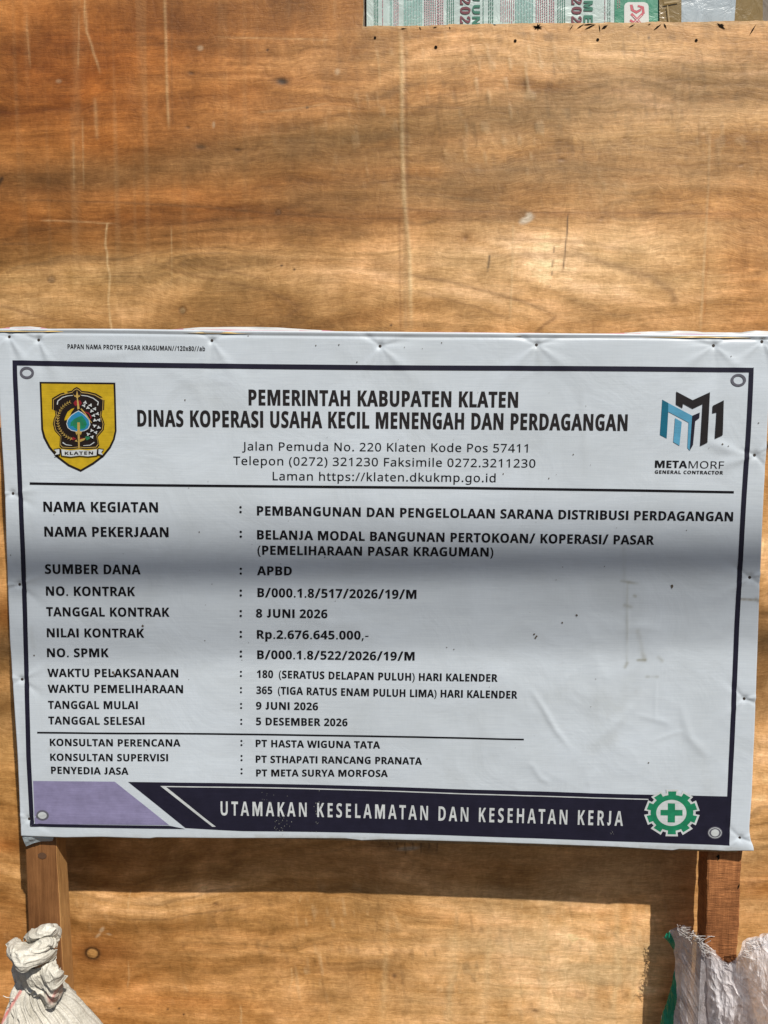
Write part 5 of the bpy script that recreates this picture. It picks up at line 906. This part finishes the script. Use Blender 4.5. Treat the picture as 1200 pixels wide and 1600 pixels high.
# ------------------------------------------------------------------ unseen cables, assumed overhead, added to cast soft bands on banner and plywood
MAT['cable'] = mat('black cable', (.02, .02, .022), .5)
S_ = np.array([.57, -1.0, 1.45])
def cable(pa, pb, Y, t, dia, label):
    A = P3(*pa, Y) + S_ * t; B = P3(*pb, Y) + S_ * t; d = (B - A) / np.linalg.norm(B - A); Mid = (A + B) / 2
    n = 61; ks = np.linspace(-7, 7, n); pts = Mid + d * ks[:, None]; pts[:, 2] += (ks / 7) ** 2 * .35
    up = np.array([0, 0, 1.]); sd = np.cross(d, up); sd /= np.linalg.norm(sd); V = []
    for p in pts:
        for k in range(8): a = k * math.pi / 4; V.append(p + (sd * math.cos(a) + up * math.sin(a)) * dia / 2)
    F = [(r * 8 + k, r * 8 + (k + 1) % 8, (r + 1) * 8 + (k + 1) % 8, (r + 1) * 8 + k) for r in range(n - 1) for k in range(8)]
    o = mesh_np('unseen_cable', V, F, MAT['cable'], None, True); tag(o, label, 'cable')
    return o
cable((40, 906), (1150, 897), 0, 3.4, .0330, 'thickest unseen cable, assumed overhead, casting the dark soft band across the banner')
cable((40, 862), (1150, 850), 0, 4.2, .0240, 'highest unseen cable, added overhead, casting a very soft band above the dark one on the banner')
cable((60, 1002), (1100, 975), 0, 3.3, .0190, 'thin unseen cable, assumed overhead, casting the faint lower band on the banner')

cable((60, 285), (1150, 128), WALL_Y, 3.4, .0210, 'unseen cable added overhead, casting the soft slanting band across the upper plywood')
cable((100, 372), (1100, 268), WALL_Y, 3.2, .0110, 'unseen cable added overhead, casting the thin band lower on the upper plywood')
# ------------------------------------------------------------------ sacks
def cr(P, t):
    P = np.asarray(P, float); n = len(P); t = np.clip(t, 0, n - 1 - 1e-9); i = np.floor(t).astype(int); f = (t - i)[:, None] if P.ndim == 2 else (t - i)[:, None, None]
    a = P[np.clip(i - 1, 0, n - 1)]; b = P[i]; c = P[np.clip(i + 1, 0, n - 1)]; d = P[np.clip(i + 2, 0, n - 1)]
    return .5 * (2 * b + (c - a) * f + (2 * a - 5 * b + 4 * c - d) * f * f + (3 * b - a - 3 * c + d) * f ** 3)
def loft(ctrl, nu, nv):
    W = np.array([[P3(*p) for p in row] for row in ctrl])          # rows, cols, 3
    A = cr(W, np.linspace(0, len(W) - 1, nv)); A = np.swapaxes(A, 0, 1); A = cr(A, np.linspace(0, A.shape[0] - 1, nu)); return np.swapaxes(A, 0, 1)
def disp(G, amp, fx=60, fz=60, s=1, sk=0.0, o=4, fine=0.0):
    du = np.gradient(G, axis=1); dv = np.gradient(G, axis=0); n = np.cross(du, dv); n /= np.linalg.norm(n, axis=-1, keepdims=True) + 1e-12
    n = np.where(n[..., 1:2] > 0, -n, n)
    x = G[..., 0]; z = G[..., 2]; wv = (fbm(x * 20, z * 20, s + 50) - .5) * 2
    h = (ridged((x + sk * z) * fx + wv, z * fz + wv, s, o) - .45) * amp
    if fine: h = h + (ridged(x * fx * 3, z * fz * 3, s + 9, 2) - .45) * fine
    return G + n * h[..., None]
def cloth_mat(name, c, rough=.55, weave=1500, alpha=1.0, spec=.4, attr=True):
    m = mat(name, c, rough, spec); t = NT(m)
    w = t.noise((weave * .5, weave * .5, 30), 2, .5); w2 = t.noise((30, 30, weave * .5), 2, .5); d = t.noise((22, 22, 22), 4, .6, .6)
    k = t.mul(t.attr(), t.ramp(d, (.80, .78, .74), (1.08, 1.08, 1.08), .3, .7)); k = t.mul(k, t.ramp(w, (.86, .86, .85), (1.08, 1.08, 1.08), .35, .65)); k = t.mul(k, t.ramp(w2, (.86, .86, .85), (1.08, 1.08, 1.08), .35, .65)); t.base(k)
    n = t.bump(w, .0007, .7); n = t.bump(w2, .0007, .7, n); n = t.bump(d, .004, .6, n); t.nrm(n)
    if alpha < 1: t.b.inputs['Alpha'].default_value = alpha
    return m
MAT['sack'] = cloth_mat('woven white sack', (.5, .48, .43), .62)
sack = thing('tied_sack', 'white woven sack with red stripes, tied at the neck, in front of the left post', 'sack', (float(at(70, 1600, -.12)[0]), -.12, 0))
# body and neck as one pleated tube
SEC = [(1524, 60, 24, -.120, .026, .30), (1536, 59, 30, -.122, .032, .30), (1548, 60, 35, -.122, .036, .28), (1557, 61, 37, -.123, .038, .26), (1566, 64, 42, -.124, .042, .24), (1580, 67, 50, -.125, .048, .20), (1600, 70, 62, -.125, .056, .16),
       (1640, 75, 88, -.122, .075, .09), (1720, 84, 128, -.120, .098, .05), (1850, 92, 175, -.118, .112, .03), (2050, 90, 185, -.118, .115, .03), (2190, 88, 180, -.118, .112, .03)]
tt = np.linspace(0, len(SEC) - 1, 330) ; Q = cr(np.array([[float(v) for v in s] for s in SEC]), tt); nth = 420; th = np.linspace(0, 2 * math.pi, nth)
G = np.zeros((len(tt), nth, 3)); 
for r in range(len(tt)):
    py, cx_, hw, yc, dep, am = Q[r]; x0, z = at(cx_, py, yc); x1, _ = at(cx_ + hw, py, yc); R_ = float(x1 - x0)
    tw = th + .5 * math.exp(-(r / 110) ** 2)
    pl = ridged(np.cos(tw) * 4.2 + 7, np.sin(tw) * 4.2 + .004 * r, 3, 3) - .5 + .5 * (ridged(np.cos(tw) * 11 + 7, np.sin(tw) * 11 + .008 * r, 9, 2) - .5)
    k = 1 + am * pl * 1.3
    G[r, :, 0] = float(x0) + np.cos(th) * R_ * k; G[r, :, 1] = yc + np.sin(th) * dep * k; G[r, :, 2] = float(z) + np.sin(th) * 0
G[..., 2] = np.maximum(G[..., 2] - G[..., 2].min() * 0, .002)
G[..., 2] += (fbm(G[..., 0] * 30, G[..., 1] * 30, 5) - .5) * .006
cw = np.ones(G.shape) * np.array([.52, .50, .45])
xx = G[..., 0]; zz = G[..., 2]; front = G[..., 1] < -.10
def stripe(a, b, w, pale=.0):
    d, f_ = pdist(xx, zz, [tuple(float(q) for q in at(*a, -.17)), tuple(float(q) for q in at(*b, -.17))]); k = (np.exp(-(d / (w * .00095)) ** 4) * front * .8)[..., None]; return k
for a, b, w in (((88, 1566), (136, 1612), 3.2), ((84, 1568), (100, 1602), 1.4), ((20, 1566), (-5, 1606), 2.6), ((-5, 1606), (-60, 1700), 3), ((136, 1612), (180, 1700), 3)):
    k = stripe(a, b, w); cw = cw * (1 - k) + np.array([.50, .13, .12]) * k
F = grid_faces(nth, len(tt))
mesh_np('sack_body', G.reshape(-1, 3), F, MAT['sack'], sack, True, cw.reshape(-1, 3))
def cloth(name, ctrl, nu, nv, amp, s, fx=60, fz=60, sk=0., red=None, parent=sack, fine=0.0, ragged=0.0, col=(.60, .58, .52)):
    G = loft(ctrl, nu, nv)
    if ragged:
        k = (np.linspace(0, 1, nv) ** 6)[:, None]; G[..., 2] += k * (ridged(G[..., 0] * 90, G[..., 0] * 0, s + 5) - .5) * ragged
    G = disp(G, amp, fx, fz, s, sk, 3, fine); c = np.ones(G.shape) * np.array(col)
    if red:
        for a, b, w in red:
            d, f_ = pdist(G[..., 0], G[..., 2], [tuple(float(q) for q in at(*a, -.16)), tuple(float(q) for q in at(*b, -.16))]); k = np.exp(-(d / (w * .00095)) ** 2)[..., None] * .7; c = c * (1 - k) + np.array([.45, .13, .12]) * k
    V = G.reshape(-1, 3); return mesh_np(name, V, grid_faces(nu, nv), MAT['sack'], parent, True, c.reshape(-1, 3))
cloth('gathered_flap', [[(24, 1508, -.125), (34, 1512, -.150), (50, 1514, -.165), (64, 1511, -.166), (78, 1505, -.165), (90, 1505, -.155), (95, 1512, -.135)],
       [(22, 1518, -.125), (34, 1524, -.155), (50, 1528, -.172), (64, 1530, -.172), (77, 1520, -.178), (92, 1514, -.172), (102, 1518, -.145)],
       [(26, 1530, -.125), (37, 1536, -.150), (50, 1541, -.166), (64, 1545, -.166), (76, 1536, -.176), (90, 1530, -.172), (101, 1530, -.146)],
       [(30, 1540, -.120), (42, 1548, -.140), (54, 1551, -.152), (66, 1560, -.156), (76, 1560, -.168), (88, 1552, -.165), (98, 1542, -.140)],
       [(36, 1546, -.115), (46, 1554, -.132), (56, 1556, -.142), (68, 1569, -.146), (78, 1573, -.158), (88, 1568, -.150), (97, 1552, -.130)]], 190, 160, .0105, 3, 58, 16, .5, [((78, 1545), (84, 1566), 3.0), ((92, 1540), (84, 1560), 2.2)], fine=.0012, ragged=.008)
cloth('gathered_top', [[(14, 1472, -.110), (24, 1466, -.118), (38, 1466, -.122), (52, 1467, -.125), (66, 1462, -.125), (78, 1462, -.122), (90, 1466, -.115)],
       [(9, 1477, -.135), (20, 1473, -.150), (36, 1473, -.155), (52, 1474, -.158), (67, 1467, -.162), (80, 1468, -.156), (92, 1472, -.135)],
       [(12, 1486, -.150), (22, 1486, -.180), (36, 1487, -.184), (50, 1485, -.184), (64, 1478, -.180), (77, 1477, -.174), (88, 1480, -.148)],
       [(18, 1495, -.150), (27, 1499, -.188), (38, 1501, -.190), (50, 1497, -.188), (62, 1491, -.184), (74, 1488, -.176), (86, 1488, -.150)],
       [(20, 1505, -.145), (29, 1511, -.182), (40, 1513, -.186), (50, 1509, -.182), (60, 1503, -.178), (72, 1497, -.170), (84, 1496, -.146)],
       [(22, 1514, -.130), (31, 1519, -.160), (42, 1519, -.165), (50, 1514, -.160), (60, 1508, -.158), (72, 1501, -.152), (83, 1502, -.135)]], 210, 180, .0105, 13, 14, 52, 1.3, fine=.0012)
cloth('gathered_loop', [[(36, 1470, -.115), (44, 1464, -.118), (56, 1458, -.118), (70, 1452, -.118), (80, 1452, -.118), (88, 1458, -.116)],
       [(37, 1465, -.125), (46, 1456, -.135), (58, 1448, -.138), (72, 1442, -.138), (86, 1443, -.132), (94, 1452, -.122)],
       [(39, 1467, -.140), (48, 1460, -.156), (60, 1453, -.160), (73, 1448, -.160), (86, 1448, -.150), (95, 1460, -.132)],
       [(40, 1470, -.145), (50, 1466, -.160), (62, 1462, -.165), (73, 1459, -.163), (84, 1458, -.155), (93, 1469, -.138)],
       [(44, 1475, -.140), (54, 1474, -.150), (64, 1472, -.152), (74, 1470, -.152), (82, 1472, -.148), (88, 1480, -.136)]], 170, 140, .0080, 23, 18, 44, .9, fine=.0010)
cloth('gathered_flap', [[(56, 1512, -.140), (66, 1506, -.145), (76, 1497, -.146), (85, 1490, -.140)], [(58, 1516, -.150), (68, 1512, -.160), (78, 1505, -.160), (87, 1496, -.146)],
       [(60, 1522, -.150), (70, 1520, -.164), (80, 1515, -.164), (89, 1508, -.150)], [(62, 1528, -.140), (72, 1530, -.150), (82, 1526, -.150), (92, 1520, -.140)]], 60, 60, .006, 33, 45, 30, .3, ragged=.004)
cloth('gathered_flap', [[(22, 1512, -.125), (27, 1514, -.135), (33, 1518, -.135)], [(20, 1520, -.125), (27, 1528, -.142), (36, 1532, -.140)], [(23, 1530, -.12), (29, 1545, -.140), (40, 1550, -.142)], [(27, 1545, -.11), (34, 1562, -.135), (44, 1566, -.140)]], 50, 60, .004, 43, 50, 25)
def tube(pts, r, name, m, parent, n=5):
    V = []
    for i, p in enumerate(pts):
        d = pts[min(i + 1, len(pts) - 1)] - pts[max(i - 1, 0)]; d = d / (np.linalg.norm(d) + 1e-9); a = np.cross(d, [0.2, .9, .3]); a /= np.linalg.norm(a); b = np.cross(d, a)
        for k in range(n): V.append(p + (a * math.cos(k * 2 * math.pi / n) + b * math.sin(k * 2 * math.pi / n)) * r)
    F = [(i * n + k, i * n + (k + 1) % n, (i + 1) * n + (k + 1) % n, (i + 1) * n + k) for i in range(len(pts) - 1) for k in range(n)]
    return V, F
MAT['thread'] = mat('loose thread', (.6, .56, .5), .6)
V, F = tube([P3(5, 1556, -.16), P3(10, 1558.5, -.165), P3(16, 1559, -.16), P3(22, 1562, -.15)], .0006, '', None, None); mesh_np('loose_thread', V, F, MAT['thread'], sack)

# clear woven plastic bag on the right
def plastic_mat():
    m = mat('clear woven plastic', rough=.2, spec=.9); t = NT(m)
    a = t.noise((120, 60, 45), 5, .65, 1.5); b = t.noise((650, 300, 22), 3, .6); c2 = t.noise((30, 30, 30), 4, .6, 1.0)
    k = t.mul(t.attr(), t.ramp(c2, (.78, .76, .76), (1.12, 1.12, 1.14), .3, .7)); t.base(k)
    n = t.bump(b, .0018, .8); n = t.bump(a, .005, .8, n); t.nrm(n)
    r = t.add('ShaderNodeMapRange'); t.l.new(c2, r.inputs[0]); r.inputs[3].default_value = .25; r.inputs[4].default_value = .85; t.l.new(r.outputs[0], t.b.inputs['Alpha'])
    return m
MAT['plastic'] = plastic_mat()
MAT['hem_green'] = cloth_mat('green plastic hem', (.02, .3, .2), .35)
bag = thing('plastic_bag', 'glossy translucent white bag with a green hem, slumped against the right post', 'bag', (float(at(1140, 1600, -.1)[0]), -.09, 0))
CT = [[(1040, 1463, .004), (1037, 1461, -.045), (1052, 1452, -.070), (1068, 1447, -.080), (1084, 1457, -.085), (1100, 1476, -.090), (1118, 1495, -.095), (1142, 1505, -.095), (1158, 1492, -.090), (1166, 1472, -.085), (1182, 1466, -.080), (1204, 1460, -.080), (1226, 1466, -.07), (1250, 1462, .0)],
      [(1055, 1485, .004), (1052, 1482, -.050), (1060, 1478, -.080), (1074, 1474, -.095), (1090, 1484, -.105), (1106, 1498, -.112), (1122, 1512, -.118), (1144, 1520, -.118), (1160, 1510, -.115), (1170, 1496, -.110), (1186, 1490, -.105), (1206, 1488, -.10), (1230, 1490, -.085), (1256, 1490, .0)],
      [(1058, 1503, .004), (1055, 1501, -.050), (1062, 1502, -.085), (1077, 1504, -.110), (1092, 1512, -.122), (1108, 1522, -.130), (1125, 1532, -.138), (1146, 1540, -.140), (1162, 1536, -.136), (1174, 1528, -.130), (1190, 1524, -.125), (1210, 1520, -.115), (1234, 1520, -.095), (1262, 1520, .0)],
      [(1056, 1530, .004), (1052, 1529, -.055), (1060, 1532, -.095), (1076, 1536, -.120), (1093, 1542, -.135), (1110, 1550, -.145), (1128, 1557, -.152), (1148, 1564, -.154), (1165, 1562, -.152), (1180, 1558, -.146), (1196, 1554, -.138), (1216, 1550, -.128), (1240, 1550, -.105), (1270, 1550, .0)],
      [(1048, 1565, .004), (1042, 1565, -.060), (1054, 1567, -.105), (1074, 1570, -.132), (1092, 1575, -.148), (1111, 1580, -.158), (1130, 1586, -.165), (1151, 1591, -.168), (1170, 1590, -.166), (1186, 1588, -.160), (1204, 1585, -.150), (1224, 1582, -.138), (1250, 1580, -.11), (1282, 1580, .0)],
      [(1038, 1602, .004), (1031, 1602, -.065), (1047, 1603, -.115), (1070, 1606, -.145), (1091, 1610, -.160), (1112, 1614, -.170), (1132, 1618, -.176), (1154, 1620, -.180), (1174, 1620, -.178), (1192, 1620, -.172), (1212, 1618, -.160), (1234, 1616, -.145), (1262, 1614, -.115), (1295, 1612, .0)],
      [(1010, 1720, .004), (1005, 1720, -.070), (1026, 1722, -.130), (1056, 1725, -.160), (1084, 1728, -.178), (1110, 1730, -.188), (1136, 1732, -.194), (1162, 1732, -.197), (1186, 1732, -.195), (1210, 1730, -.188), (1236, 1728, -.175), (1262, 1726, -.155), (1292, 1724, -.12), (1325, 1720, .0)],
      [(1000, 1900, .004), (995, 1900, -.075), (1018, 1902, -.135), (1050, 1905, -.165), (1080, 1908, -.184), (1108, 1910, -.194), (1136, 1912, -.200), (1164, 1912, -.203), (1190, 1912, -.200), (1216, 1910, -.193), (1242, 1908, -.180), (1268, 1906, -.160), (1298, 1904, -.12), (1330, 1900, .0)],
      [(1008, 2150, .004), (1004, 2150, -.070), (1026, 2152, -.128), (1056, 2150, -.158), (1085, 2150, -.175), (1110, 2150, -.185), (1136, 2150, -.190), (1162, 2150, -.192), (1188, 2150, -.190), (1212, 2150, -.184), (1236, 2150, -.172), (1262, 2150, -.152), (1290, 2150, -.115), (1320, 2150, .0)]]
YT = [.090, .085, .076, .062, .040, .008, .002, -.002, -.008, -.018, -.028, -.036, -.030, .03]
YB = [.0, -.002, -.006, -.010, -.016, -.008, -.012, -.018, -.026, -.036, -.044, -.046, -.036, .0]
CT = [[(p[0], p[1], YT[j] + YB[j] * min(i, 5) / 5 * (1 if j > 5 else .6) - (.07 * max(0, i - 5) * math.sin(j / 13 * math.pi) if i > 5 else 0)) for j, p in enumerate(row)] for i, row in enumerate(CT)]
G = loft(CT, 420, 420)
vv = np.linspace(0, 1, 420)[:, None]; tear = np.exp(-vv / .02)
G[..., 2] += tear * ((ridged(G[..., 0] * 70, G[..., 0] * 0, 7, 2) - .5) * .005 + (vn(G[..., 0] * 600, G[..., 0] * 0, 8) - .5) * .004)
G = disp(G, .0055, 60, 9, 61, .35, 3, .0022)
postz = (G[..., 0] > .551) & (G[..., 0] < .62)
G[..., 1] = np.where(postz, np.minimum(G[..., 1], .0125), np.minimum(G[..., 1], .105))
G[..., 2] = np.maximum(G[..., 2], .003)
hemp = [(1040, 1459), (1048, 1472), (1055, 1484), (1058, 1495), (1057, 1510), (1058, 1530), (1058, 1548), (1055, 1565), (1051, 1585), (1047, 1606), (1040, 1640), (1025, 1720)]
hw = [5, 6.5, 5, 2.2, 1.8, 2.5, 4, 5.5, 6.5, 7.5, 8, 8]
x_, z_ = np.array([P3(a, b, .062)[[0, 2]] for a, b in hemp]).T
# distance measured from each surface point to the hem line, in the plane of the bag's mouth
sx_ = G[..., 0]; sz_ = G[..., 2]
d, f_ = pdist(sx_, sz_, list(zip(x_, z_))); ww = np.interp(f_, np.linspace(0, 1, len(hw)), hw) * .00105
mask = d < ww
Fg = grid_faces(420, 420); mf = mask.ravel()[Fg[:, 0]]
cb_ = np.ones(G.shape) * np.array([.88, .85, .86]); 
mesh_np('bag_body', G.reshape(-1, 3), Fg[~mf], MAT['plastic'], bag, True, cb_.reshape(-1, 3))
def compact(V, F, C_):
    u, inv = np.unique(F, return_inverse=True); return V[u], inv.reshape(F.shape), C_[u]
Vh, Fh, Ch = compact(G.reshape(-1, 3), Fg[mf], np.ones((420 * 420, 3)) * np.array([.010, .26, .15])); mesh_np('green_hem', Vh, Fh, MAT['hem_green'], bag, True, Ch)
CB = [[(p[0] + (4 if j < 7 else -3), p[1] - 2, (.090 if j < 5 else .012 if j < 10 else .03)) for j, p in enumerate(row)] for row in CT]
G2 = loft(CB, 160, 160); G2 = disp(G2, .008, 50, 18, 71, .3, 3); G2[..., 1] = np.where((G2[..., 0] > .551) & (G2[..., 0] < .62), np.minimum(G2[..., 1], .0125), np.minimum(G2[..., 1], .108)); G2[..., 2] = np.maximum(G2[..., 2], .003)
mesh_np('bag_back', G2.reshape(-1, 3), grid_faces(160, 160), MAT['plastic'], bag, True, np.ones((160 * 160, 3)) * np.array([.88, .85, .86]))
# frayed strands at the mouth
random.seed(21); V = []; F = []
for i in range(150):
    if i < 85: t = random.random(); px = 1058 + 44 * t; py = np.interp(px, [1062, 1084, 1100, 1124], [1448, 1458, 1477, 1498]); Yb = float(np.interp(px, [1062, 1084, 1100, 1124], [.060, .038, .006, .0]))
    else: px = random.uniform(1158, 1215); py = np.interp(px, [1158, 1166, 1182, 1215], [1490, 1472, 1466, 1462]); Yb = -.022
    p = P3(px, py + random.uniform(-1, 14), Yb - random.uniform(0, .012)); a = random.uniform(-.6, 1.4); L = random.uniform(.006, .022)
    dirv = np.array([math.cos(a), random.uniform(-.6, .1), math.sin(a) * .8]); cv = np.array([random.uniform(-1, 1), random.uniform(-.5, .2), random.uniform(-1.2, .3)]) * .5
    pts = [p + dirv * L * s + cv * L * s * s for s in np.linspace(0, 1, 7)]
    v, f = tube(pts, random.uniform(.00025, .0006), '', None, None, 4); o = len(V); V += v; F += [tuple(q + o for q in t_) for t_ in f]
o = mesh_np('frayed_strand', V, F, mat('plastic strand', (.55, .52, .5), .3, .6), bag); o['kind'] = 'stuff'
